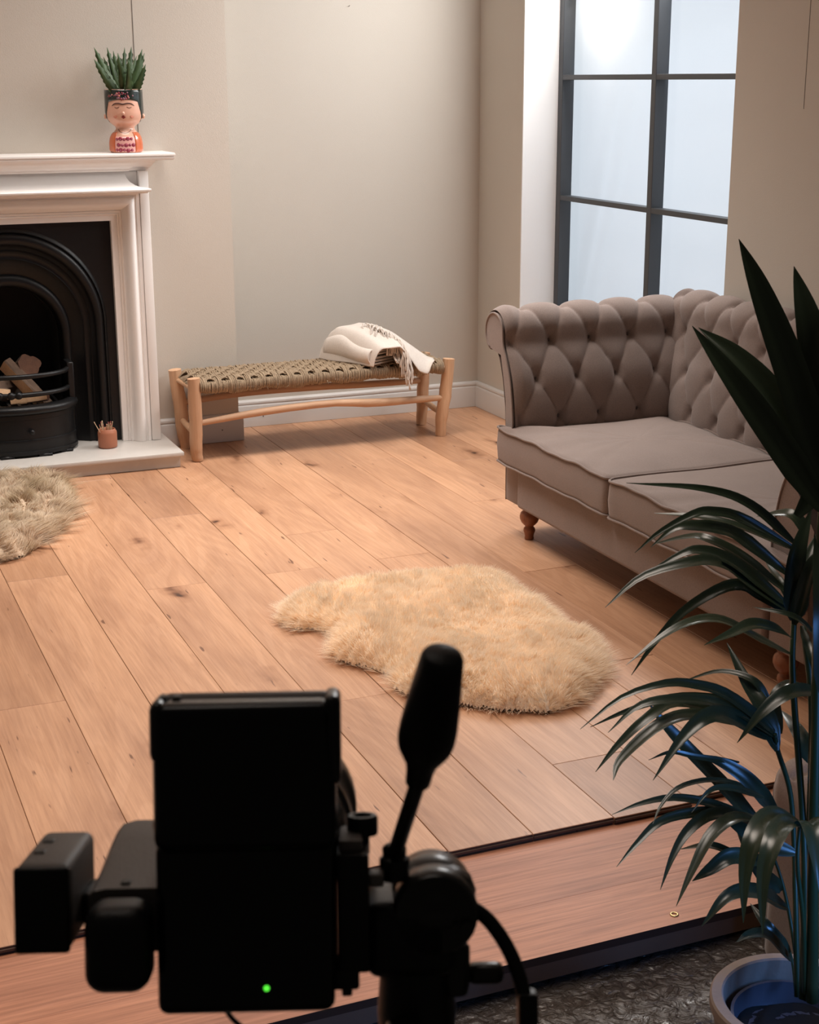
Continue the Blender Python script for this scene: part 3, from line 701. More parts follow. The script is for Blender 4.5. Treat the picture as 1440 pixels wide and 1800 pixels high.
for i, ((x, y), Y, w) in enumerate(tips):
    tip = ony(x, y, Y); dx = (x-212)/45
    base = vc+Vector((.012*dx+.002, (Y-YV)*.22, .212))
    blade(base, tip, w, (0.004*dx, (Y-YV)*.15, -.004*abs(dx)), 'leaf', M['succulent'], ag, 10, .40, side=(dx*.15, -1, .35) if Y <= 6.7 else (dx*.1, -1, -.2), teeth=True)
MB().lathe([(0, .0), (.02, .0), (.024, .02), (.014, .04), (0, .045)], vc+Vector((0, 0, .1915)), 12).build('leaf_base', M['succulent'], ag)

# ================================================================== bench
be = empty('bench', (2.26, 6.6, 0), 'low peeled pole bench with a woven seagrass cord seat against the wall', 'bench')
def pole(pts, rads, name, mat, n=12, parent=be, seed=0):
    rnd = random.Random(seed); P = spline(pts, 14); R = [interp(i/14, np.linspace(0, 1, len(rads)), rads)*(1+rnd.uniform(-.03, .03)) for i in range(15)]
    P = [p+Vector((rnd.uniform(-.0015, .0015), rnd.uniform(-.0015, .0015), 0)) for p in P]
    P[0] = Vector(pts[0]); P[-1] = Vector(pts[-1])
    return MB().tube(P, R, n).build(name, mat, parent, angle=60)
FL = (1.650, 6.455); FR = (2.873, 6.490); RL = (1.640, 6.735); RR = (2.885, 6.752)
pole([(FL[0]+.002, FL[1], .0006), (FL[0]-.004, FL[1], .06), (FL[0], FL[1], .2), (FL[0]-.003, FL[1], .379)], [.0235, .029, .031, .0295], 'leg', M['pole'], seed=1)
pole([(FR[0]-.010, FR[1], .0006), (FR[0]-.004, FR[1], .10), (FR[0]+.014, FR[1], .2), (FR[0]+.032, FR[1], .372)], [.025, .030, .030, .0285], 'leg', M['pole'], seed=2)
pole([(RL[0]+.03, RL[1], .0006), (RL[0]+.018, RL[1], .1), (RL[0]+.008, RL[1], .22), (RL[0]-.008, RL[1], .372)], [.026, .033, .032, .03], 'leg', M['pole'], seed=3)
pole([(RR[0]-.012, RR[1], .0006), (RR[0]-.006, RR[1], .1), (RR[0], RR[1], .22), (RR[0]+.008, RR[1], .36)], [.026, .029, .029, .027], 'leg', M['pole'], seed=4)
pole([(FL[0]+.005, 6.458, .172), (1.95, 6.455, .200), (2.28, 6.46, .212), (2.5, 6.462, .196), (2.7, 6.475, .190), (FR[0]+.012, 6.488, .185)], [.013, .0175, .0165, .020, .018, .0135], 'stretcher', M['pole_x'], seed=5)
pole([(RL[0]+.01, 6.735, .215), (1.95, 6.74, .236), (2.3, 6.742, .236), (2.62, 6.745, .226), (RR[0], 6.75, .222)], [.015, .0185, .018, .017, .014], 'stretcher', M['pole_x'], seed=6)
pole([(FL[0]-.002, FL[1], .125), (FL[0], 6.6, .13), (RL[0]+.016, RL[1], .135)], [.014, .015, .014], 'cross_rail', M['pole'], seed=7)
pole([(FR[0]+.008, FR[1], .10), (FR[0]+.002, 6.62, .115), (RR[0]-.004, RR[1], .13)], [.013, .015, .014], 'cross_rail', M['pole'], seed=8)
pole([(FL[0], 6.458, .336), (2.27, 6.4715, .338), (FR[0]+.025, 6.488, .335)], [.013, .014, .013], 'seat_rail', M['pole_x'], seed=9)
pole([(RL[0], 6.735, .335), (2.27, 6.744, .337), (RR[0], 6.752, .33)], [.014, .016, .014], 'seat_rail', M['pole_x'], seed=10)
pole([(FL[0], FL[1], .325), (FL[0], 6.6, .325), (RL[0], RL[1], .325)], [.012, .013, .012], 'seat_rail', M['pole'], seed=11)
pole([(FR[0]+.025, FR[1], .325), (FR[0]+.02, 6.6, .32), (RR[0], RR[1], .32)], [.012, .013, .012], 'seat_rail', M['pole'], seed=12)
seat = empty('woven_seat', (0, 0, 0)); seat.parent = be; seat.matrix_parent_inverse = Matrix.Translation((-2.26, -6.6, 0))
rnd = random.Random(21)
XA, XB = 1.672, 2.868; PITCH_C = .0068; NB = 35; bw = (XB-XA)/NB
def syf(x): return lerp(6.456, 6.487, (x-XA)/(XB-XA))
def syb(x): return lerp(6.736, 6.752, (x-XA)/(XB-XA))
NL = 6
def weave_z(x, y, over): return .361 + (.0105 if over else -.007)
cr = .0038
for j in range(NB):           # bands wound across, from rail to rail
    q = MB()
    for c_ in range(5):
        x = XA + j*bw + (c_+.5)*bw/5 + rnd.uniform(-.0012, .0012); f_, b_ = syf(x), syb(x); dr = .026+rnd.uniform(-.0015, .002)
        dz = rnd.uniform(-.0028, .0028)
        lo = .306+.004*math.sin(x*23)+.003*math.sin(x*61)
        pts = [(x, f_+.018, lo+.008), (x+rnd.uniform(-.002, .002), f_-.002, lo+dz), (x, f_-.021, lo+.010), (x+rnd.uniform(-.0015, .0015), f_-.0275, .335+dz), (x, f_-.022, .356+dz)]
        for i in range(NL):
            y = lerp(f_-.005, b_+.005, (i+.5)/NL); pts.append((x+rnd.uniform(-.002, .002), y, weave_z(x, y, (i+j) % 2 == 0)+dz+rnd.uniform(-.001, .001)))
        pts += [(x, b_+.018, .355+dz), (x, b_+.0255, .338), (x, b_+.020, .320), (x, b_+.004, .309), (x, b_-.016, .317)]
        pts += [(x, lerp(b_, f_, t_), .316+rnd.uniform(-.003, .003)) for t_ in (.35, .65)]
        q.tube(spline(pts, 30), cr, 5)
    o = q.build('cord_band', M['cord'], None); o.parent = seat
for i in range(NL):           # bands woven lengthwise through them
    q = MB()
    for c_ in range(5):
        pts = []
        for j in range(-1, NB+1):
            x = XA+(j+.5)*bw; t_ = (i+.5)/NL+(c_-2)*.026
            y = lerp(syf(x)-.005, syb(x)+.005, t_)
            z = weave_z(x, y, (i+j) % 2 == 1)+rnd.uniform(-.001, .001)
            if j == -1: x, z = XA-.030, .338
            if j == NB: x, z = XB+.024, .336
            pts.append((x, y+rnd.uniform(-.001, .001), z))
        pts = [(XA-.005, pts[0][1], .312)] + pts + [(XB+.003, pts[-1][1], .312)]
        q.tube(spline(pts, NB*3), cr, 5)
    o = q.build('lengthwise_band', M['cord'], None); o.parent = seat
for i, (px, py, dx, dz) in enumerate(((508, 680, -.018, -.012), (470, 678, .004, -.02), (455, 682, -.01, -.012), (576, 672, .004, -.012), (732, 656, .003, -.02), (360, 690, .015, -.008), (362, 692, -.01, -.012))):
    p = ony(px, py, 6.44); p = Vector((p.x, 6.44, .318))
    o = MB().tube([p+Vector((0, .006, .008)), p, p+Vector((dx, -.006, dz))], [.002, .0018, .0008], 5).build('loose_cord_end', M['cord'], None); o.parent = seat

# ================================================================== folded throw on the bench
th = empty('throw_blanket', (2.5, 6.56, .372), 'folded cream cotton throw with knotted fringe lying on the bench', 'blanket')
SZ = .3735
# the folded body: layers doubled over a rounded fold on the left
ax0 = Vector((2.345, 6.71, SZ)); ax1 = Vector((2.470, 6.440, SZ))      # line of the fold, back to front
U = (ax1-ax0); LU = U.length; U.normalize(); Vd = Vector((-U.y, U.x, 0));  Vd = Vd if Vd.x > 0 else -Vd
def spiral(b0, h, layers=3):
    pts = []
    for k in range(layers):
        t_ = k/layers; zb = .004+h*.5*t_; zt = h-.004-h*.5*t_; bb = .012*k+.006; rad = (zt-zb)/2
        pts.append([(b0, zb), (bb+rad, zb)] + [(bb+rad-rad*math.sin(math.pi*i/8), (zb+zt)/2-rad*math.cos(math.pi*i/8)) for i in range(1, 8)] + [(bb+rad, zt), (b0, zt)])
    return pts
def strip(pts2, thick, u0, u1, shear, nu=14, hfun=None):
    "a cloth layer: profile in (b, z), drawn along the fold"
    m = len(pts2); nrm = []
    for i in range(m):
        a = Vector(pts2[max(i-1, 0)]); b = Vector(pts2[min(i+1, m-1)]); d = (b-a).normalized(); nrm.append(Vector((-d.y, d.x)))
    V = []; F = []
    for iu in range(nu+1):
        u = lerp(u0, u1, iu/nu)
        for sgn in (1, -1):
            for (b, z), n_ in zip(pts2, nrm):
                k = 1 if hfun is None else hfun(u)
                bb = b+n_.x*thick*sgn; zz = z*k+n_.y*thick*sgn
                V.append(ax0+U*u*LU+Vd*bb+Vector((0, 0, max(zz, .0008)))+Vd*shear*(u-.5))
    w = 2*m
    for iu in range(nu):
        a = iu*w; b = (iu+1)*w
        for k in range(m-1):
            F.append((a+k, a+k+1, b+k+1, b+k)); F.append((a+m+k+1, a+m+k, b+m+k, b+m+k+1))
        F.append((a, b, b+m, a+m)); F.append((a+m-1, a+2*m-1, b+2*m-1, b+m-1))
    for a in (0, nu*w):
        for k in range(m-1): F.append((a+k, a+m+k, a+m+k+1, a+k+1))
    return MB().add(V, F)
hf = lambda u: 1.0+.62*math.exp(-((u-.28)/.35)**2)
for k, pr in enumerate(spiral(.20, .078, 3)):
    strip(pr, .0032, 0.0, 1.0-.012*k, 0.0, hfun=hf).build('folded_layer', M['throw'], th)
# the top layer, slumping to the right and hanging over the front edge
def top(u, v):
    # u: back to front, v: left to right
    xl = lerp(2.335, 2.495, u); xr = lerp(2.78, 2.845, u) if u < .75 else lerp(2.829, 2.80, (u-.75)/.25)
    if u < .3: xr = lerp(2.71, xr, u/.3)
    x = lerp(xl, xr, v); y = lerp(6.735, 6.425, u) - .018*math.sin(math.pi*v)*u
    hl = lerp(.140, .137, u) if u < .5 else lerp(.137, .082, ((u-.5)/.5)**1.2)
    prof = math.sin(min(1, v/.16)*math.pi/2)**.6
    fall = interp(v, [0, .16, .42, .6, .78, .92, 1], [1, 1.02, 1.02, .80, .42, .16, .05])
    lift = .055*math.exp(-((v-.45)/.22)**2)*math.exp(-((u-.25)/.35)**2)
    z = SZ + .004 + hl*prof*fall*interp(u, [0, .06, .15, 1], [.55, .85, 1, 1]) + lift*.5
    z += .006*math.sin(9*v+4*u)*v + .004*math.sin(17*v-7*u)*(1-u)
    if u > .86 and .42 < v:      # the flap that drops in front of the seat
        k = (u-.86)/.14; w = math.sin(min(1, (v-.42)/.30)*math.pi/2)*min(1, (1.02-v)/.14)
        z -= k*.075*w*interp(v, [.42, .7, .85, 1], [.6, 1, .9, .1]); y -= .022*min(1, k*1.4)*w
    return Vector((x, y, z))
V = []; nu, nv = 44, 34
tp_ = [[top(i/nu, j/nv) for j in range(nv+1)] for i in range(nu+1)]
q = MB(); W_ = nv+1
q.add([p for r_ in tp_ for p in r_] + [p-Vector((0, 0, .006)) for r_ in tp_ for p in r_],
      [(i*W_+j, i*W_+j+1, (i+1)*W_+j+1, (i+1)*W_+j) for i in range(nu) for j in range(nv)])
n0 = (nu+1)*W_
q.f += [(n0+a, n0+d, n0+c, n0+b) for a, b, c, d in list(q.f)]
edge = [(i, i+1) for i in range(nv)] + [(nu*W_+i+1, nu*W_+i) for i in range(nv)] + [((j+1)*W_, j*W_) for j in range(nu)] + [(j*W_+nv, (j+1)*W_+nv) for j in range(nu)]
q.f += [(a, n0+a, n0+b, b) for a, b in edge]
q.build('top_layer', M['throw'], th)
# knotted fringe: from the top of the fold down over the front edge
rnd = random.Random(31)
def tline(t_):
    P = [top(uu, vv)+Vector((0, -.004, .003)) for uu, vv in ((lerp(.36, .99, (k/40)**.8), lerp(.33, .52, k/40)) for k in range(41))]; return P[min(40, int(t_*40))]
for i in range(58):
    t_ = i/57; p = tline(t_)+Vector((rnd.uniform(-.004, .004), rnd.uniform(-.004, .002), .008))
    ln = lerp(.06, .185, t_**1.4)*rnd.uniform(.75, 1.1); lean = Vector((rnd.uniform(-.012, .022), -.022-rnd.uniform(0, .014), 0))
    if i % 5 == 0 and t_ < .6: lean.x -= .03
    pts = [p]
    for s in range(1, 6):
        k = s/5; pp = p+lean*min(1, k*1.6)*1.1+Vector((rnd.uniform(-.004, .004), 0, -ln*k*k if t_ < .45 else -ln*k**1.15))
        pp.y = min(pp.y, 6.418 if pp.z < .40 else 9)
        pts.append(pp)
    P = spline(pts, 12); R = [.0030+.0012*math.sin(j*1.9+i) for j in range(13)]; R[2] = .0058; R[3] = .0060; R[-1] = .0052; R[-2] = .0046
    MB().tube(P, R, 6).build('fringe_tassel', M['throw'], th)
# ================================================================== chesterfield sofa
so = empty('chesterfield_sofa', (2.85, 4.02, 0), 'taupe button tufted chesterfield sofa with turned wooden legs below the window', 'sofa')
def resample(prof, n):
    p = [Vector(q) for q in prof]; d = [0]
    for a, b in zip(p[:-1], p[1:]): d.append(d[-1]+(b-a).length)
    return [Vector((interp(t, d, [q.x for q in p]), interp(t, d, [q.y for q in p]))) for t in np.linspace(0, d[-1], n+1)], d[-1]
def roll_profile(row3, row2, row1, cx, cz, r, end=-70, bottom=.30):
    "cross section of the tufted inside: outward offset, height"
    pts = [(row3, bottom), (row3, .40), (row3, .44), (lerp(row3, row2, .38), .51), (row2, .58), (lerp(row2, row1, .42), .645), (row1-.010, cz-.045), (cx-r, cz)]
    pts += [(cx+r*math.cos(math.radians(180-a)), cz+r*math.sin(math.radians(180-a))) for a in range(15, 180-end+1, 15)]
    sm = spline([(a, b, 0) for a, b in pts], 160)
    return [(p.x, p.y) for p in sm]
def tufted(name, prof, s0, s1, sb, to3d, parent, t2z=.58, a=.085, b=.145, amp=.029, ns=150, nt=96, flip=False, buttons=True, fade=(.04, .0), btn_rows=(-1, 0, 1)):
    """diamond-buttoned upholstery: prof runs up the inside and over the roll, s along the frame.
    sb: where a button of the middle row sits"""
    P, ln = resample(prof, nt)
    t2 = min(range(nt+1), key=lambda i: abs(P[i].y-t2z) if i < nt*.6 else 9)*ln/nt
    def h(s, t):
        p_ = ((s-sb)/a+(t-t2)/b)/2; q_ = ((s-sb)/a-(t-t2)/b)/2
        pil = (abs(math.sin(math.pi*p_))*abs(math.sin(math.pi*q_)))
        dp, dq = p_-round(p_), q_-round(q_); d2 = (dp*dp+dq*dq); c_ = min(abs(dp), abs(dq))
        hh = .42*pil**.55 + .58*(1-math.exp(-d2/.022)) - .09*math.exp(-c_/.022) - .25*math.exp(-d2/.0022)
        # fabric evens out below the last row and along the front edge
        low = min(1, max(0, (t-(t2-1.7*b))/(.4*b)))
        hh = lerp(.62, hh, low)
        e = min(1, max(0, (s-s0)/fade[0])) if fade[0] else 1
        e2 = min(1, max(0, (s1-s)/fade[1])) if fade[1] else 1
        return lerp(.35, hh, min(e, e2)**.7) if min(e, e2) < 1 else hh
    V = []
    for j in range(nt+1):
        t = ln*j/nt; d = (P[min(j+1, nt)]-P[max(j-1, 0)]).normalized(); nn = Vector((-d.y, d.x))
        for i in range(ns+1):
            s = lerp(s0, s1, i/ns); k = h(s, t)*amp
            V.append(to3d(s, P[j].x+nn.x*k, P[j].y+nn.y*k))
    F = [(j*(ns+1)+i, j*(ns+1)+i+1, (j+1)*(ns+1)+i+1, (j+1)*(ns+1)+i) for j in range(nt) for i in range(ns)]
    o = MB().add(V, F).build(name, M['sofa'] if parent is so else M['chair'], parent)
    if buttons:
        for jr in btn_rows:
            i0 = int((s0-sb)/a)-1
            for i in range(i0, int((s1-sb)/a)+2):
                if (i+jr) % 2: continue
                s = sb+i*a
                if s < s0+.035 or s > s1-.04: continue
                k = min(nt-1, max(1, round((t2+jr*b)/ln*nt))); d = (P[k+1]-P[k-1]).normalized(); nn = Vector((-d.y, d.x))
                c = to3d(s, P[k].x-nn.x*.0095, P[k].y-nn.y*.0095); n3 = (to3d(s, P[k].x+nn.x, P[k].y+nn.y)-to3d(s, P[k].x, P[k].y)).normalized()
                MB().lathe([(0, -.004), (.0095, -.003), (.011, .002), (.008, .006), (.003, .0075), (0, .0077)], c, 10, M=n3.to_track_quat('Z', 'Y').to_matrix().to_4x4()).build('button', M['button'], o)
    return o, P
XF = 2.452
YI, YN = 4.885, 3.275          # inside faces of the far and the near arm
pa = roll_profile(0.0, .027, .095, .165, .742, .072)
far, PA = tufted('arm_far_tufting', pa, XF, 3.26, 2.553, lambda s, o, z: Vector((s, YI+o, z)), so); far.name = 'arm_upholstery'
near, _ = tufted('arm_upholstery', pa, XF, 3.26, 2.553, lambda s, o, z: Vector((s, YN-o, z)), so)
pb = roll_profile(0.0, .027, .085, .140, .782, .062)
back, PB = tufted('back_upholstery', pb, YN-.13, YI+.13, 4.645, lambda s, o, z: Vector((3.125+o, s, z)), so, ns=300, fade=(0, 0))
# front scroll panels of the arms, with their piping, and the outside of the arms
def arm_front(yi, sg, base_out):
    inner = [(p.x, p.y) for p in PA]
    body = [(base_out, .40), (base_out+.004, .5), (.085, .60), (.105, .665)]
    poly = [(yi+sg*o, z) for o, z in inner] + [(yi+sg*o, z) for o, z in reversed(body)]
    q = MB(); n = len(poly)
    c = Vector((XF-.004, 0, 0))
    V = [(XF+.006, y, z) for y, z in poly] + [(XF-.006, y, z) for y, z in poly]
    mid = [(yi+sg*(.03+.06*k), .45+.25*k) for k in (0, 1)]
    q.add(V, [(k, (k+1) % n, n+(k+1) % n, n+k) for k in range(n)])
    # triangulated face
    from mathutils.geometry import tessellate_polygon
    tri = tessellate_polygon([[Vector((y, z, 0)) for y, z in poly]])
    q.f += [tuple(n+i for i in t_) for t_ in tri]
    fp = q.build('arm_front_panel', M['sofa'], so, angle=50)
    pts = [(XF-.006, yi+sg*(p.x-.002), p.y) for p in PA[8:]]
    MB().tube(pts[::2], .0042, 6).build('piping', M['sofa'], fp)
    # outside panel: from under the scroll to the base
    def f(u, v):
        x = lerp(XF-.003, 3.27, u); k = v
        o = interp(k, [0, .3, .62, .8, .92, 1], [base_out, base_out+.002, base_out+.012, .092, .12, .15]); z = lerp(.12, .69, k)
        return Vector((x, yi+sg*o, z))
    MB().grid(f, 10, 24).build('arm_outside', M['sofa'], so)
    # closed inner core behind the upholstery, so that the arm is solid
arm_front(YI, 1, .056); arm_front(YN, -1, .17)
rbox('arm_base', (XF-.003, 4.825, .12), (3.24, 4.941, .392), M['sofa'], so, .008, 3)
rbox('arm_base', (XF-.003, YN-.170, .12), (3.24, YN-.001, .392), M['sofa'], so, .008, 3)
def rear(u, v):
    y = lerp(YN-.15, YI+.13, u); return Vector((interp(v, [0, .6, .85, 1], [3.235, 3.245, 3.275, 3.30]), y, lerp(.12, .74, v)))
MB().grid(rear, 6, 12).build('back_outside', M['sofa'], so)
rbox('seat_deck', (2.50, YN-.01, .125), (3.24, 4.86, .262), M['sofa'], so, .01, 2)
rbox('front_rail', (2.436, YN+.002, .118), (2.51, 4.824, .268), M['sofa'], so, .016, 4)
def cushion(y0, y1, split, T, name='seat_cushion', seed=0, xf=2.416, xb=3.10):
    "T: 'hi' or 'lo', the end that wraps round in front of the arm"
    rc = .03
    if T == 'hi': out = [(xf, y0), (xf, split), (XF-.012, split), (XF+.002, y1), (xb, y1), (xb, y0)]
    else: out = [(xf, y0), (xf, y1), (xb, y1), (xb, split), (XF+.002, split), (XF-.012, y0)]
    # round the corners, densify
    P = []
    n = len(out)
    for i in range(n):
        a, b, c = Vector(out[i-1]), Vector(out[i]), Vector(out[(i+1) % n])
        r = min(rc, (a-b).length*.45, (c-b).length*.45)
        p = b+(a-b).normalized()*r; q = b+(c-b).normalized()*r
        for k in range(6):
            t_ = k/5; P.append((1-t_)**2*p+2*t_*(1-t_)*b+t_*t_*q)
    D = []
    for a, b in zip(P, P[1:]+P[:1]):
        m = max(1, int((b-a).length/.025))
        D += [a.lerp(b, k/m) for k in range(m)]
    m = len(D); cx = Vector(((xf+xb)/2, (y0+y1)/2)); rnd = random.Random(seed)
    zt, zb = .4, .268; V = []; F = []
    def wob(p): return .0035*math.sin(p.y*19+seed)+.002*math.sin(p.y*41+p.x*13)
    rows = [(1.0, zb+.004), (1.006, zb+.02), (1.014, (zt+zb)/2), (1.008, zt-.018), (1.0, zt)]
    for s, z in rows:
        for p in D: V.append(Vector((*(cx+(p-cx)*s), z+(wob(p) if z > .3 else .6*wob(p)))))
    RN = 14
    for k in range(1, RN):
        s = 1-k/RN
        for p in D:
            e = 1-s**2.6
            sag = -.010*math.exp(-(((p-cx)*s).length/.16)**2)
            w = cx+(p-cx)*s
            fold = .0022*math.sin(w.y*46+w.x*22+seed)*s*s*max(0, 1-(w.x-xf)/.35)
            V.append(Vector((*w, zt+wob(p)*s+.034*e+sag+fold)))
    V.append(Vector((*cx, zt+.034-.010)))
    R_ = len(rows)+RN-1
    for i in range(R_-1):
        for k in range(m): F.append((i*m+k, i*m+(k+1) % m, (i+1)*m+(k+1) % m, (i+1)*m+k))
    for k in range(m): F.append(((R_-1)*m+k, (R_-1)*m+(k+1) % m, R_*m))
    F.append(tuple(range(m)))
    o = MB().add(V, F).build(name, M['sofa'], so)
    for z, dz in ((zt, .001), (zb+.006, 0)):
        pts = [Vector((*(cx+(p-cx)*1.008), z+dz+(wob(p) if z > .3 else .6*wob(p)))) for p in D]; pts.append(pts[0])
        MB().tube(pts, .0046, 6, cap=False).build('piping', M['sofa'], o)
    return o
cushion(4.134, 4.878, 4.944, 'hi', seed=1)
cushion(3.105, 4.126, YN+.004, 'lo', seed=2)
for x in (2.478, 3.18):
    for y in (4.795, 3.222):
        MB().lathe([(0, .0006), (.0165, .0006), (.018, .006), (.0165, .014), (.019, .024), (.0225, .034), (.0215, .043), (.016, .05), (.0165, .054), (.022, .058), (.031, .068), (.0365, .082), (.037, .092), (.033, .104), (.024, .112), (.026, .116), (.029, .1195)], (x, y, 0), 24).build('leg', M['legwood'], so)

# ================================================================== armchair at the right edge
ac = empty('armchair', (2.0, 1.95, -.0995), 'beige upholstered low armchair behind the potted palm at the photo edge', 'armchair')
AX, AY = 1.70, 2.235
acz = -.0995
def chair_roll():
    pts = [(.0, -.06), (.0, .1), (-.002, .25), (-.004, .31), (.003, .337), (.02, .352), (.05, .362), (.085, .36), (.11, .345), (.122, .31), (.125, .2), (.125, .0)]
    return pts
def cside(u, v):
    P = CH[min(len(CH)-1, int(v*(len(CH)-1)))]
    y = lerp(AY, AY-.62, u); e = min(u, 1-u)*.62
    edge = (1-min(1, e/.03)**.5 if e < .03 else 0)
    tuft = .010*abs(math.sin(math.pi*(u*5+.18)))**.5 if P.y > .33 else 0
    crease = -.012*math.exp(-((u*.62-.055-.02*(P.y-.33)/.03)/.008)**2) if P.y > .338 else 0
    return Vector((AX+P.x+edge*.02*max(-1, min(1, (.06-P.x)/.06)), y, P.y-edge*.022*max(0, min(1, (P.y-.22)/.1))+tuft+crease))
CH = [Vector((p.x, p.y)) for p in spline([(a, b, 0) for a, b in chair_roll()], 80)]
q = MB().grid(cside, 90, 80)
def fan(qq, fn, n_, dx=0):
    for u_ in (0, 1):
        ring = [fn(u_, j/n_) for j in range(n_+1)]; c = Vector((AX+.06+dx, ring[0].y, .15))
        qq.add(ring+[c], [(j, (j+1) % (n_+1), n_+1) for j in range(n_+1)])
fan(q, cside, 80)
q.build('arm', M['chair'], ac)
MB().tube([cside(.0, j/80)+Vector((0, .002, 0)) for j in range(0, 81, 2)], .0045, 6).build('piping', M['chair'], ac)
q = MB()
for y in (0,):
    def cside2(u, v):
        p = cside(u, v); p.x += .60; return p
    q.grid(cside2, 60, 50); fan(q, cside2, 50, .60); q.build('arm', M['chair'], ac)
rbox('seat_cushion', (AX+.128, AY-.60, .12), (AX+.598, AY-.12, .27), M['chair'], ac, .03, 4)
rbox('seat_base', (AX+.126, AY-.60, -.05), (AX+.60, AY-.02, .118), M['chair'], ac, .01, 2)
rbox('backrest', (AX+.128, AY-.115, .12), (AX+.598, AY-.01, .36), M['chair'], ac, .03, 4)
for dx in (.05, .66):
    for dy in (.06, .54):
        MB().lathe([(0, 0), (.014, 0), (.02, .04), (0, .04)], (AX+dx, AY-dy, acz), 12).build('leg', M['legwood'], ac)

# ================================================================== sheepskins
def inside(P, x, y):
    c = np.zeros(len(x), bool); n = len(P)
    for i in range(n):
        x0, y0 = P[i]; x1, y1 = P[(i+1) % n]
        if y0 == y1: continue
        k = ((y0 > y) != (y1 > y)) & (x < (x1-x0)*(y-y0)/(y1-y0)+x0); c ^= k
    return c
def edge_dist(P, x, y):
    d = np.full(len(x), 9.0); gx = np.zeros(len(x)); gy = np.zeros(len(x)); n = len(P)
    for i in range(n):
        a = np.array(P[i]); b = np.array(P[(i+1) % n]); ab = b-a; L2 = (ab**2).sum()+1e-12
        t_ = np.clip(((x-a[0])*ab[0]+(y-a[1])*ab[1])/L2, 0, 1); dx = x-(a[0]+t_*ab[0]); dy = y-(a[1]+t_*ab[1]); dd = np.hypot(dx, dy)
        m_ = dd < d; d[m_] = dd[m_]; gx[m_] = dx[m_]; gy[m_] = dy[m_]
    return d, -gx/(d+1e-9), -gy/(d+1e-9)
def vnoise(x, y, sc, seed):
    rs = np.random.RandomState(seed); G = rs.rand(64, 64); u = x*sc; v = y*sc
    i = np.floor(u).astype(int); j = np.floor(v).astype(int); fu = u-i; fv = v-j; fu = fu*fu*(3-2*fu); fv = fv*fv*(3-2*fv)
    g = lambda a, b: G[a % 64, b % 64]
    return (g(i, j)*(1-fu)+g(i+1, j)*fu)*(1-fv)+(g(i, j+1)*(1-fu)+g(i+1, j+1)*fu)*fv
def sheepskin(name, label, outline, mat, count, seed, pile=.045, mound=.03, clump=26, width=.0011, curl=.5, lay=(0, 0), soft=.9, lock=1.0, gather=.55):
    P = [(p.x, p.y) for p in outline]; cx = sum(p[0] for p in P)/len(P); cy = sum(p[1] for p in P)/len(P)
    root = empty(name, (cx, cy, .001), label, 'rug', 'sheepskin rugs on the oak floor')
    rs = np.random.RandomState(seed)
    xs = np.array([p[0] for p in P]); ys = np.array([p[1] for p in P])
    def zbase(x, y, d):
        body = mound*(1-np.exp(-(d/.038)**1.15))*(.74+.5*vnoise(x+9, y+9, 6, seed+3))
        tuft = (vnoise(x+4, y+2, clump*.9, seed+11)-.5)*.010*lock+(vnoise(x+4, y+2, clump*2.3, seed+12)-.5)*.006*lock
        return .0035+body+tuft*(1-np.exp(-d/.02))
    # hide with a shaped surface
    st = .0065; gx = np.arange(xs.min(), xs.max()+st, st); gy = np.arange(ys.min(), ys.max()+st, st)
    X, Y = np.meshgrid(gx, gy); fx, fy = X.ravel(), Y.ravel(); ins_ = inside(P, fx, fy); d, _, _ = edge_dist(P, fx, fy)
    idx = -np.ones(len(fx), int); idx[ins_] = np.arange(ins_.sum()); zz = zbase(fx, fy, d); nx = len(gx)
    V = [(fx[i], fy[i], zz[i]) for i in range(len(fx)) if ins_[i]]; F = []
    for j in range(len(gy)-1):
        for i in range(nx-1):
            q4 = [idx[j*nx+i], idx[j*nx+i+1], idx[(j+1)*nx+i+1], idx[(j+1)*nx+i]]
            if min(q4) >= 0: F.append(tuple(q4))
    MB().add(V, F).build('pelt', M['pelt'] if mat is M['fur_cream'] else M['pelt_grey'], root)
    # fleece
    n = int(count*1.0); x = rs.uniform(xs.min(), xs.max(), n*3); y = rs.uniform(ys.min(), ys.max(), n*3); k = inside(P, x, y); x, y = x[k][:n], y[k][:n]; n = len(x)
    d, ox_, oy_ = edge_dist(P, x, y); z = zbase(x, y, d)
    # clumps: strands lean to the centre of their lock
    jx = np.floor(x*clump+vnoise(x, y, 11, seed)*1.5); jy = np.floor(y*clump+vnoise(x, y, 13, seed+1)*1.5)
    hsh = np.modf(np.abs(np.sin(jx*12.9898+jy*78.233)*43758.5453))[0]; hs2 = np.modf(np.abs(np.sin(jx*39.346+jy*11.135)*24634.6345))[0]
    lx = (jx+.5)/clump-x; ly = (jy+.5)/clump-y
    ed = np.exp(-d/.045)
    ang = hsh*2*np.pi; flow = .55*curl
    dx = lay[0]+ed*ox_*.9+np.cos(ang)*flow+(vnoise(x, y, 5, seed+7)-.5)*soft+rs.normal(0, .13, n); dy = lay[1]+ed*oy_*.9+np.sin(ang)*flow+(vnoise(x, y, 5, seed+8)-.5)*soft+rs.normal(0, .13, n)
    ln = pile*(.7+.5*hs2)*(.75+.5*rs.rand(n))*(1+.7*ed)
    up = .62-.40*ed
    nr = np.sqrt(dx*dx+dy*dy+up*up); dx, dy, up = dx/nr, dy/nr, up/nr
    r0 = np.stack([x, y, z-.003], 1)
    m1 = r0+np.stack([dx*ln*.45+lx*gather*.45, dy*ln*.45+ly*gather*.45, up*ln*.55], 1)
    tp = r0+np.stack([dx*ln*1.0+lx*gather+np.cos(ang+1.5)*ln*.18*curl, dy*ln*1.0+ly*gather+np.sin(ang+1.5)*ln*.18*curl, up*ln*.86], 1)
    tp[:, 2] = np.maximum(tp[:, 2], .002); m1[:, 2] = np.maximum(m1[:, 2], .003)
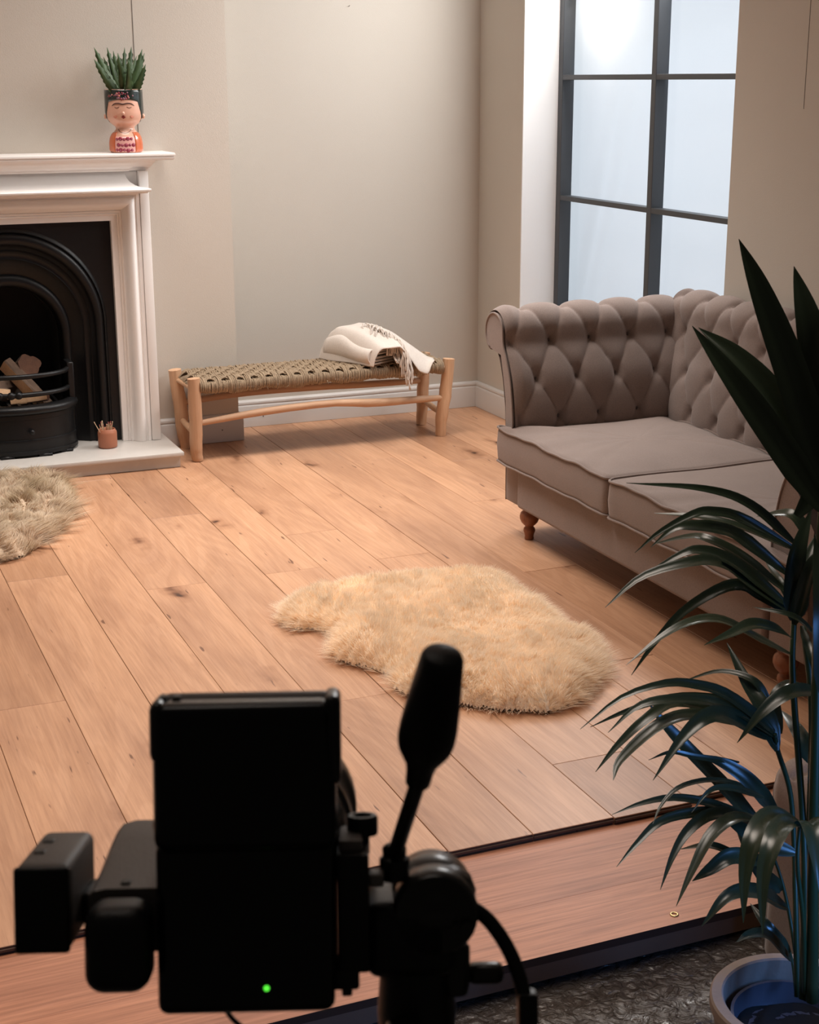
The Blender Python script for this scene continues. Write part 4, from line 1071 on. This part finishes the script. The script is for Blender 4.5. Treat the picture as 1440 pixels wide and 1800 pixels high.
    wa = rs.uniform(0, np.pi, n); wv = np.stack([np.cos(wa), np.sin(wa), np.zeros(n)], 1)*width*(.7+.6*rs.rand(n))[:, None]
    Vx = np.stack([r0-wv, r0+wv, m1+wv*.9, m1-wv*.9, tp], 1).reshape(-1, 3)
    o5 = np.arange(n)*5
    quads = np.stack([o5, o5+1, o5+2, o5+3], 1); tris = np.stack([o5+3, o5+2, o5+4], 1)
    me = bpy.data.meshes.new('fleece'); me.vertices.add(n*5); me.vertices.foreach_set('co', Vx.ravel())
    loops = np.concatenate([quads.ravel(), tris.ravel()]); me.loops.add(len(loops)); me.loops.foreach_set('vertex_index', loops)
    me.polygons.add(2*n); me.polygons.foreach_set('loop_start', np.concatenate([np.arange(n)*4, 4*n+np.arange(n)*3]))
    me.update(calc_edges=True)
    at_ = me.attributes.new('strand', 'FLOAT', 'POINT'); at_.data.foreach_set('value', np.tile([0., 0., .55, .55, 1.], n))
    o = link('fleece', me, mat, root); o['kind'] = 'stuff'
    return root
cream = [(487, 1090), (505, 1066), (560, 1048), (640, 1034), (720, 1030), (790, 1022), (866, 1018), (893, 1026), (905, 1044), (950, 1066), (982, 1092), (996, 1112), (1036, 1126), (1060, 1152), (1062, 1186), (1028, 1228), (966, 1250), (880, 1246), (800, 1236), (720, 1222), (690, 1206), (694, 1186), (650, 1172), (590, 1158), (580, 1140), (592, 1118), (560, 1104), (520, 1104)]
sheepskin('sheepskin_rug', 'cream sheepskin rug lying in the middle of the oak floor', [onz(x, y, .012) for x, y in cream], M['fur_cream'], 90000, 5, pile=.030, mound=.066, clump=30, curl=.16, soft=.9, width=.0008, lock=.45, gather=.25)
grey = [(118, 862), (128, 884), (120, 905), (108, 930), (70, 955), (40, 976), (0, 984), (-70, 1010), (-170, 1020), (-260, 990), (-280, 930), (-230, 880), (-120, 862), (-40, 854), (40, 850), (90, 850)]
sheepskin('sheepskin_rug', 'shaggy oatmeal grey sheepskin in front of the hearth at the photo edge', [onz(x, y, .012) for x, y in grey], M['fur_grey'], 42000, 9, pile=.046, mound=.060, clump=20, curl=.9, width=.0013, lock=2.4)

# ================================================================== camera on a tripod
RA = math.radians(20.5); RPT = math.radians(14)
rf = Vector((math.sin(RA)*math.cos(RPT), math.cos(RA)*math.cos(RPT), -math.sin(RPT))); rr_ = Vector((math.cos(RA), -math.sin(RA), 0)); ru = rr_.cross(rf)
rc_ = at(435, 1500, .62)
RM = Matrix(((rr_.x, rf.x, ru.x, rc_.x), (rr_.y, rf.y, ru.y, rc_.y), (rr_.z, rf.z, ru.z, rc_.z), (0, 0, 0, 1)))
cam = empty('video_camera', rc_, 'black mirrorless camera turned upright on a tripod in the foreground', 'camera')
def rb(name, lo, hi, mat, par, bev=.003, seg=3): return rbox(name, lo, hi, mat, par, bev, seg, M=RM)
def rp(x, y, z): return RM @ Vector((x, y, z))
body = rb('camera_body', (-.0365, -.004, -.0620), (.0360, .032, .046), M['black'], cam, .006, 4)
back_ = rb('rear_panel', (-.0365, -.012, -.0632), (.0355, -.003, .008), M['screen'], cam, .0045, 4)
for x in (-.022, .006): rb('panel_slot', (x, -.0108, .0072), (x+.013, -.0085, .0092), M['grey_lit'], back_, .0004, 1)
MB().lathe([(0, .0012), (.0009, .0010), (.0012, .0)], rp(.0078, -.0119, -.0522), 12, M=(RM.to_3x3() @ Matrix.Rotation(math.pi/2, 3, 'X')).to_4x4()).build('indicator_light', M['led'], back_)
dsp = rb('display_panel', (-.0368, -.016, .0035), (.0372, .004, .0645), M['screen'], cam, .006, 4)
rb('display_rim', (-.0355, .002, .006), (.0362, .013, .0655), M['grey_lit'], dsp, .004, 3)
rb('corner_guard', (-.0378, -.0148, .040), (-.031, .012, .0655), M['blackm'], dsp, .004, 3)
rb('corner_guard', (.0325, -.013, .030), (.0392, .014, .0665), M['blackm'], dsp, .003, 3)
for x in (-.0345, -.0295): rb('port_slot', (x, -.004, .0648), (x+.0032, .003, .0659), M['black'], dsp, .0003, 1)
MB().tube([rp(.030, -.010, .004), rp(.036, .004, .016)], .0045, 12).build('display_hinge', M['blackm'], dsp)
MB().tube([rp(-.032, -.008, .004), rp(-.0365, .004, .012)], .0030, 12).build('display_hinge', M['blackm'], dsp)
hp = [(0, -.0135), (.03, -.0115), (.06, -.0075), (.085, -.0055), (.094, -.009), (.096, -.018), (.096, -.040), (0, -.040)]
V = []; nh = len(hp)
for x, k in ((-.0655, .35), (-.0635, .8), (-.058, 1), (-.0345, 1)):
    V += [rp(x, (y if y < .05 else .05+(y-.05)*(.55+.45*k)), z-(.005*(1-k) if z > -.03 else 0)) for y, z in hp]
F = [(i*nh+j, i*nh+(j+1) % nh, (i+1)*nh+(j+1) % nh, (i+1)*nh+j) for i in range(3) for j in range(nh)] + [tuple(range(nh)), tuple(reversed(range(3*nh, 4*nh)))]
vfh = MB().add(V, F).build('viewfinder_hump', M['grey_lit'], cam, angle=30)
rb('dioptre_slider', (-.0530, .004, -.0136), (-.0490, .010, -.0122), M['black'], vfh, .0006, 1)
rb('eyecup', (-.0640, -.026, -.0500), (-.0375, -.001, -.0150), M['black'], vfh, .008, 5)
acc = rb('hot_shoe_receiver', (-.0920, -.016, -.0345), (-.0695, .042, .0010), M['grey_lit'], cam, .0042, 4)
rb('receiver_face', (-.0920, -.0185, -.0343), (-.0698, -.0145, .0007), M['black'], acc, .0018, 3)
for y in (.002, .020): rb('receiver_button', (-.0880, y, .0009), (-.0835, y+.006, .0017), M['black'], acc, .0004, 1)
rb('hot_shoe', (-.0700, .006, -.0300), (-.0635, .030, -.0170), M['blackm'], cam, .002, 2)
YM = (RM.to_3x3() @ Matrix.Rotation(-math.pi/2, 3, 'X')).to_4x4()
MB().lathe([(0, 0), (.033, 0), (.034, .004), (.034, .02), (.036, .022), (.036, .05), (.0375, .052), (.0375, .075), (.036, .078), (.034, .08), (.034, .098), (.031, .1), (.029, .09), (0, .085)], rp(.0075, .030, -.004), 40, M=YM).build('lens', M['blackm'], cam, angle=40)
# cable hanging from the camera
MB().tube(spline([rp(-.012, .006, -.065), rp(-.007, .004, -.071), rp(.002, .0, -.078), rp(.012, .0, -.10), rp(.02, .01, -.2)], 20), .0011, 6).build('cable', M['black'], cam)

tpd = empty('tripod', (rc_.x+.06, rc_.y+.02, -.0995), 'black tripod with upright pan handle carrying the camera', 'tripod')
cl = rb('quick_release_clamp', (.0365, -.004, -.050), (.0500, .030, -.0005), M['black'], tpd, .0015, 2)
rb('clamp_jaw', (.0375, .000, -.001), (.0475, .026, .0045), M['grey_lit'], cl, .0015, 2)
def rlathe(name, prof, c, mat, par, n=24, axis='Z', ang=50):
    R_ = {'Z': Matrix.Identity(3), 'Y': Matrix.Rotation(-math.pi/2, 3, 'X'), 'X': Matrix.Rotation(math.pi/2, 3, 'Y')}[axis]
    return MB().lathe(prof, rp(*c), n, M=(RM.to_3x3() @ R_).to_4x4()).build(name, mat, par, angle=ang)
kn_ = rlathe('clamp_knob', [(0, -.012), (.003, -.012), (.003, -.004), (.0064, -.004), (.0066, -.003), (.0066, .0032), (.0060, .0042), (.0042, .0042), (.0038, .0026), (0, .0026)], (.0475, .018, .0065), M['black'], cl)
rb('clamp_foot', (.0320, -.004, -.0570), (.0455, .018, -.0480), M['black'], cl, .0015, 2)
rb('clamp_screw', (.0380, .0, -.0610), (.0425, .008, -.0560), M['blackm'], cl, .001, 2)
hd = rb('head_block', (.0480, .004, -.0560), (.0860, .046, -.0240), M['black'], tpd, .006, 4)
rlathe('tilt_drum', [(0, -.022), (.0165, -.022), (.0180, -.020), (.0183, -.008), (.0170, -.0065), (.0170, -.0050), (.0183, -.0035), (.0183, .016), (.0165, .018), (0, .018)], (.0775, .026, -.0290), M['blackm'], hd, 40, 'Y')
rlathe('pan_dome', [(0, -.012), (.0170, -.012), (.0180, -.010), (.0180, -.006), (.0168, -.0045), (.0168, -.003), (.0172, .0), (.0150, .006), (.0095, .0095), (0, .011)], (.0785, .020, -.0225), M['blackm'], hd, 40, 'Z')
rlathe('drum_screw', [(0, .0), (.003, 0), (.0026, .002), (0, .0024)], (.0905, .0, -.0340), M['blackm'], hd, 12, 'Y')
rb('bubble_level', (.0500, -.002, -.0150), (.0560, .008, -.0095), M['grey_lit'], hd, .001, 2)
# pan handle
h0, h1, h2 = rp(.0605, .012, -.006), rp(.0710, -.008, .0290), at(779, 1150, .553)
hb = at(734, 1378, .590)
hs = MB().tube([h0, hb, hb+(h2-hb)*.05], .0033, 14).build('pan_handle_rod', M['blackm'], tpd)
rlathe('handle_socket', [(0, -.007), (.0060, -.007), (.0064, -.004), (.0064, .002), (.0050, .003), (.0052, .0065), (.0036, .008), (0, .008)], (.0608, .012, -.0085), M['black'], tpd)
d = h2-hb; MB().tube([hb+d*t_ for t_ in (0, .015, .10, .17, .24, .30, .36, .45, .6, .75, .88, .96, .985, 1.0)], [.0040, .0050, .0054, .0062, .0085, .0104, .0112, .0112, .0105, .0096, .0087, .0082, .0076, .0060], 24).build('pan_handle_grip', M['black'], tpd)
# neck, column, levers, legs
rlathe('pan_base', [(0, -.030), (.0165, -.030), (.0170, -.02), (.0160, -.006), (.0175, 0), (.0175, .006), (0, .006)], (.0700, .026, -.0560), M['black'], tpd, 32)
b0 = rp(.0700, .026, -.083); 
MB().tube([b0, Vector((b0.x, b0.y, b0.z-.03)), Vector((b0.x, b0.y, .72))], .0150, 24).build('centre_column', M['black'], tpd)
rb('side_lever', (.0920, .022, -.0660), (.1080, .032, -.0570), M['blackm'], tpd, .0035, 3)
rlathe('lever_hub', [(0, -.01), (.006, -.01), (.007, -.005), (.007, .01), (.005, .012), (0, .012)], (.0860, .022, -.0580), M['blackm'], tpd, 20)
MB().tube(spline([rp(.0900, .020, -.028), rp(.1010, .018, -.036), rp(.1100, .016, -.050), rp(.1150, .014, -.066), rp(.1170, .014, -.085)], 24), .0026, 12, flat=1.3).build('curved_strap', M['black'], tpd)
rb('strap_clip', (.1125, .010, -.110), (.1210, .020, -.0655), M['black'], tpd, .0015, 2)
rb('crank_housing', (.0560, -.004, -.110), (.0720, .012, -.0740), M['blackm'], tpd, .003, 3)
rlathe('leg_collar', [(0, -.045), (.03, -.045), (.034, -.03), (.034, .02), (.03, .03), (.016, .03), (0, .03)], (.0700, .03, -.26), M['black'], tpd)
top_ = Vector((b0.x, b0.y, b0.z-.20))
for k in range(3):
    a_ = math.radians(50+120*k); foot = Vector((b0.x+.40*math.cos(a_), b0.y+.40*math.sin(a_), -.0985))
    st_ = top_+Vector((.02*math.cos(a_), .02*math.sin(a_), 0))
    lg = MB().tube([st_, st_.lerp(foot, .55), st_.lerp(foot, .551), foot+Vector((0, 0, .02))], [.013, .013, .010, .010], 14).build('leg', M['black'], tpd)
    MB().lathe([(0, 0), (.014, 0), (.016, .008), (.011, .03), (0, .03)], foot, 14).build('rubber_foot', M['black'], lg)

# ================================================================== potted palm
pz = -.0995; PC = Vector((1.447, 1.790, pz)); PR = .143
pt = empty('plant_pot', PC, 'round beige ribbed concrete pot holding the tall palm', 'pot')
q = MB(); n = 96
rows = [(.100, 0, 0), (.108, .004, 1), (PR-.008, .22, 1), (PR-.004, .235, 0), (PR, .24, 0), (PR, .256, 0), (PR-.003, .26, 0), (PR-.019, .261, 0), (PR-.022, .258, 0), (PR-.026, .15, 0), (.0, .15, 0)]
V = []
for r, z, rib in rows:
    for k in range(n):
        rr2 = r*(1-(.018 if (rib and k % 2) else 0)); w = 2*math.pi*k/n; V.append(PC+Vector((rr2*math.cos(w), rr2*math.sin(w), z)))
F = [(i*n+k, i*n+(k+1) % n, (i+1)*n+(k+1) % n, (i+1)*n+k) for i in range(len(rows)-2) for k in range(n)] + [tuple(reversed(range(n)))]
q.add(V[:-n], F).build('pot_body', M['pot'], pt, angle=25)
# plastic nursery pot inside, with soil
MB().lathe([(.088, .02), (.104, .222), (.107, .224), (.107, .228), (.102, .2275), (.100, .19), (.098, .185)], PC, 48).build('nursery_pot', M['liner'], pt, angle=40)
MB().grid(lambda u, v: PC+Vector((.099*v*math.cos(2*math.pi*u), .099*v*math.sin(2*math.pi*u), .188+.006*math.sin(9*v+5*u*6.28)*(1-v)+.004*math.sin(31*u+17*v))), 40, 10).build('soil', M['soil'], pt)

pl = empty('kentia_palm', PC+Vector((0, 0, .19)), 'tall kentia palm with drooping dark glossy leaflets at the right edge', 'plant')
D0 = 2.54
def stem(pts, r0, r1):
    P = spline([at(x, y, d) for x, y, d in pts], 24)
    return MB().tube(P, [lerp(r0, r1, i/24) for i in range(25)], 8).build('frond', M['stem'], pl)
def leaflet(par, pts, w, d0, d1, roll=0.0, fold=.28, dm=None, n=18):
    m = len(pts)-1
    ds = [interp(i/m, [0, .45, 1], [d0, dm if dm else (d0+d1)/2-.03, d1]) for i in range(m+1)]
    P = spline([at(x, y, d) for (x, y), d in zip(pts, ds)], n); W2 = w*D0/FPX*.5*1.08
    V = []; F = []; prev = None
    for i, p in enumerate(P):
        t = i/n; tg = (P[min(i+1, n)]-P[max(i-1, 0)]).normalized(); view = (CAM-p).normalized()
        nn = (view*.80+Vector((0, 0, .55))); nn = (nn-tg*nn.dot(tg)).normalized()
        s = tg.cross(nn); a_ = roll*(1-.4*t); s, nn = s*math.cos(a_)+nn*math.sin(a_), nn*math.cos(a_)-s*math.sin(a_)
        prof = min(1, (t/.16)**.7*.72+.28) if t < .16 else (1-((t-.16)/.84)**1.9)**.9
        ww = max(W2*prof, .0004)
        f_ = fold*ww
        V += [p-s*ww+nn*f_*.6, p-s*ww*.5+nn*f_*.5, p-nn*f_*.5, p+s*ww*.5+nn*f_*.5, p+s*ww+nn*f_*.6]
    for i in range(n):
        for k in range(4): F.append((i*5+k, i*5+k+1, (i+1)*5+k+1, (i+1)*5+k))
    o = link('leaflet', mesh(V, F), M['palm'], par); return o
s1 = stem([(1402, 1752, 2.55), (1399, 1600, 2.56), (1396, 1489, 2.57), (1389, 1392, 2.56), (1367, 1318, 2.53), (1362, 1290, 2.52)], .0055, .0042)
s2 = stem([(1411, 1755, 2.52), (1415, 1606, 2.50), (1411, 1431, 2.50), (1394, 1197, 2.50), (1396, 1090, 2.50), (1402, 960, 2.50)], .0068, .0045)
s3 = stem([(1428, 1760, 2.50), (1429, 1560, 2.45), (1433, 1330, 2.40), (1440, 1000, 2.35), (1452, 820, 2.30)], .0105, .006)
s4 = stem([(1408, 1740, 2.58), (1390, 1620, 2.60), (1372, 1540, 2.60), (1345, 1470, 2.60)], .0040, .0028)
s5 = stem([(1415, 1745, 2.50), (1412, 1620, 2.46), (1402, 1520, 2.44), (1406, 1450, 2.44)], .0045, .0032)
s6 = stem([(1400, 1745, 2.60), (1395, 1700, 2.62), (1388, 1670, 2.62)], .0036, .0024)
s7 = stem([(1420, 1758, 2.52), (1424, 1500, 2.50), (1428, 1250, 2.47), (1412, 1100, 2.47)], .0085, .005)
LEAVES = {
 's3': [([(1452, 850), (1392, 660), (1340, 520), (1299, 420)], 52, 2.28, 2.15), ([(1452, 745), (1428, 590), (1396, 468)], 50, 2.28, 2.2),
        ([(1455, 905), (1345, 745), (1280, 655), (1217, 573)], 44, 2.28, 2.2), ([(1455, 860), (1370, 712), (1300, 630), (1228, 576)], 46, 2.3, 2.3),
        ([(1452, 1230), (1447, 1080), (1432, 940)], 40, 2.33, 2.3)],
 's2': [([(1400, 957), (1321, 888), (1238, 859), (1101, 849)], 17, 2.5, 2.35), ([(1397, 967), (1305, 927), (1229, 908), (1150, 902)], 18, 2.5, 2.5),
        ([(1394, 961), (1305, 911), (1254, 899), (1220, 903), (1160, 935), (1116, 972)], 17, 2.5, 2.4), ([(1390, 1013), (1305, 946), (1260, 928), (1214, 924), (1183, 930), (1144, 962)], 24, 2.5, 2.42),
        ([(1387, 1044), (1305, 978), (1244, 947), (1208, 943), (1147, 957)], 21, 2.5, 2.55), ([(1387, 1066), (1321, 1011), (1275, 980), (1232, 967), (1195, 975), (1116, 1022)], 24, 2.5, 2.4),
        ([(1387, 1074), (1305, 1013), (1260, 988), (1214, 988), (1128, 1014), (1064, 1068)], 26, 2.5, 2.35), ([(1385, 1078), (1330, 1041), (1299, 1028), (1260, 1038), (1199, 1077), (1147, 1135), (1110, 1187)], 22, 2.5, 2.45),
        ([(1393, 1151), (1336, 1124), (1275, 1092), (1226, 1090), (1171, 1114), (1101, 1169)], 26, 2.5, 2.3), ([(1393, 1123), (1367, 1106), (1324, 1097), (1284, 1114), (1238, 1134)], 26, 2.48, 2.3),
        ([(1394, 1090), (1400, 985), (1427, 893)], 34, 2.46, 2.4), ([(1402, 1088), (1412, 1010), (1441, 930)], 30, 2.5, 2.5), ([(1440, 1124), (1397, 1084), (1324, 1067)], 13, 2.44, 2.4),
        ([(1409, 1100), (1428, 1160), (1438, 1206)], 14, 2.44, 2.4), ([(1418, 935), (1388, 903), (1330, 908)], 26, 2.5, 2.55), ([(1396, 1098), (1424, 1000), (1450, 960)], 24, 2.45, 2.4),
        ([(1402, 1075), (1370, 1020), (1345, 985)], 18, 2.52, 2.6)],
 's1': [([(1367, 1294), (1330, 1258), (1275, 1219), (1226, 1204), (1171, 1201), (1092, 1226), (1020, 1282)], 20, 2.53, 2.35), ([(1360, 1288), (1305, 1240), (1254, 1228), (1183, 1226), (1101, 1250), (1038, 1278)], 18, 2.53, 2.5),
        ([(1367, 1297), (1324, 1264), (1260, 1234), (1183, 1229), (1122, 1241), (1069, 1288)], 24, 2.53, 2.4), ([(1340, 1280), (1233, 1257), (1163, 1272), (1093, 1333), (1078, 1372)], 27, 2.53, 2.38),
        ([(1356, 1298), (1296, 1264), (1249, 1257), (1202, 1294), (1148, 1372)], 32, 2.52, 2.35), ([(1300, 1262), (1194, 1234), (1136, 1264), (1086, 1310), (1047, 1357)], 20, 2.53, 2.42),
        ([(1366, 1320), (1342, 1248), (1311, 1197), (1278, 1130)], 36, 2.52, 2.6), ([(1445, 1213), (1389, 1217), (1342, 1250), (1296, 1306)], 27, 2.46, 2.4),
        ([(1432, 1345), (1404, 1287), (1373, 1248)], 28, 2.5, 2.6), ([(1365, 1292), (1345, 1225), (1320, 1193), (1262, 1180), (1190, 1202)], 16, 2.55, 2.6), ([(1372, 1290), (1362, 1230), (1385, 1200), (1420, 1206)], 22, 2.55, 2.6),
        ([(1300, 1340), (1225, 1330), (1180, 1322), (1140, 1336)], 10, 2.52, 2.45), ([(1432, 1400), (1438, 1300), (1430, 1240)], 26, 2.45, 2.45)],
 's4': [([(1352, 1470), (1272, 1382), (1210, 1318), (1167, 1271), (1140, 1236)], 32, 2.6, 2.5), ([(1367, 1431), (1319, 1374), (1272, 1342), (1226, 1327)], 27, 2.56, 2.5),
        ([(1352, 1413), (1303, 1381), (1249, 1371), (1194, 1384), (1163, 1415), (1148, 1448)], 12, 2.55, 2.4), ([(1344, 1402), (1288, 1385), (1249, 1389), (1216, 1428)], 12, 2.53, 2.4),
        ([(1345, 1450), (1303, 1432), (1249, 1412), (1187, 1402), (1128, 1412), (1076, 1432)], 18, 2.58, 2.45), ([(1345, 1455), (1288, 1432), (1226, 1428), (1163, 1443), (1121, 1481), (1084, 1524)], 20, 2.58, 2.4),
        ([(1345, 1460), (1296, 1434), (1249, 1432), (1210, 1460), (1183, 1504), (1161, 1564)], 23, 2.57, 2.4), ([(1350, 1462), (1327, 1442), (1288, 1439), (1249, 1470), (1218, 1528), (1189, 1593)], 29, 2.56, 2.38)],
 's5': [([(1408, 1448), (1358, 1435), (1327, 1472), (1311, 1530), (1307, 1623)], 40, 2.44, 2.33), ([(1412, 1450), (1381, 1447), (1358, 1483), (1342, 1547), (1341, 1645)], 38, 2.42, 2.3),
        ([(1412, 1448), (1430, 1447), (1442, 1510), (1442, 1575)], 44, 2.42, 2.3), ([(1346, 1514), (1288, 1505), (1249, 1528), (1217, 1549)], 29, 2.5, 2.45), ([(1300, 1506), (1249, 1486), (1194, 1493)], 18, 2.52, 2.55),
        ([(1400, 1500), (1340, 1480), (1292, 1448), (1262, 1425)], 26, 2.5, 2.5)],
 's6': [([(1385, 1596), (1331, 1568), (1280, 1575), (1233, 1629)], 33, 2.55, 2.45), ([(1393, 1690), (1350, 1645), (1318, 1643), (1295, 1656)], 25, 2.58, 2.5), ([(1389, 1675), (1350, 1629), (1319, 1588)], 22, 2.6, 2.62), ([(1373, 1567), (1335, 1528), (1292, 1450)], 28, 2.58, 2.6)],
}
rnd = random.Random(12)
SM = {'s1': s1, 's2': s2, 's3': s3, 's4': s4, 's5': s5, 's6': s6}
for k, ls in LEAVES.items():
    for i, (pts, w, d0, d1) in enumerate(ls):
        leaflet(SM[k], pts, w, d0, d1, roll=rnd.uniform(-.5, .5))
        if (k in ('s1', 's2') and i % 2 == 0 and pts[-1][0] < 1300) or (k == 's3' and i in (0, 2)):      # the other side of the frond, beyond the photo's edge
            leaflet(SM[k], [(2*1428-x+14*(j > 0), y+rnd.uniform(-12, 12)) for j, (x, y) in enumerate(pts)], w, d0+.03, d1+rnd.uniform(.0, .25), roll=rnd.uniform(-.5, .5))
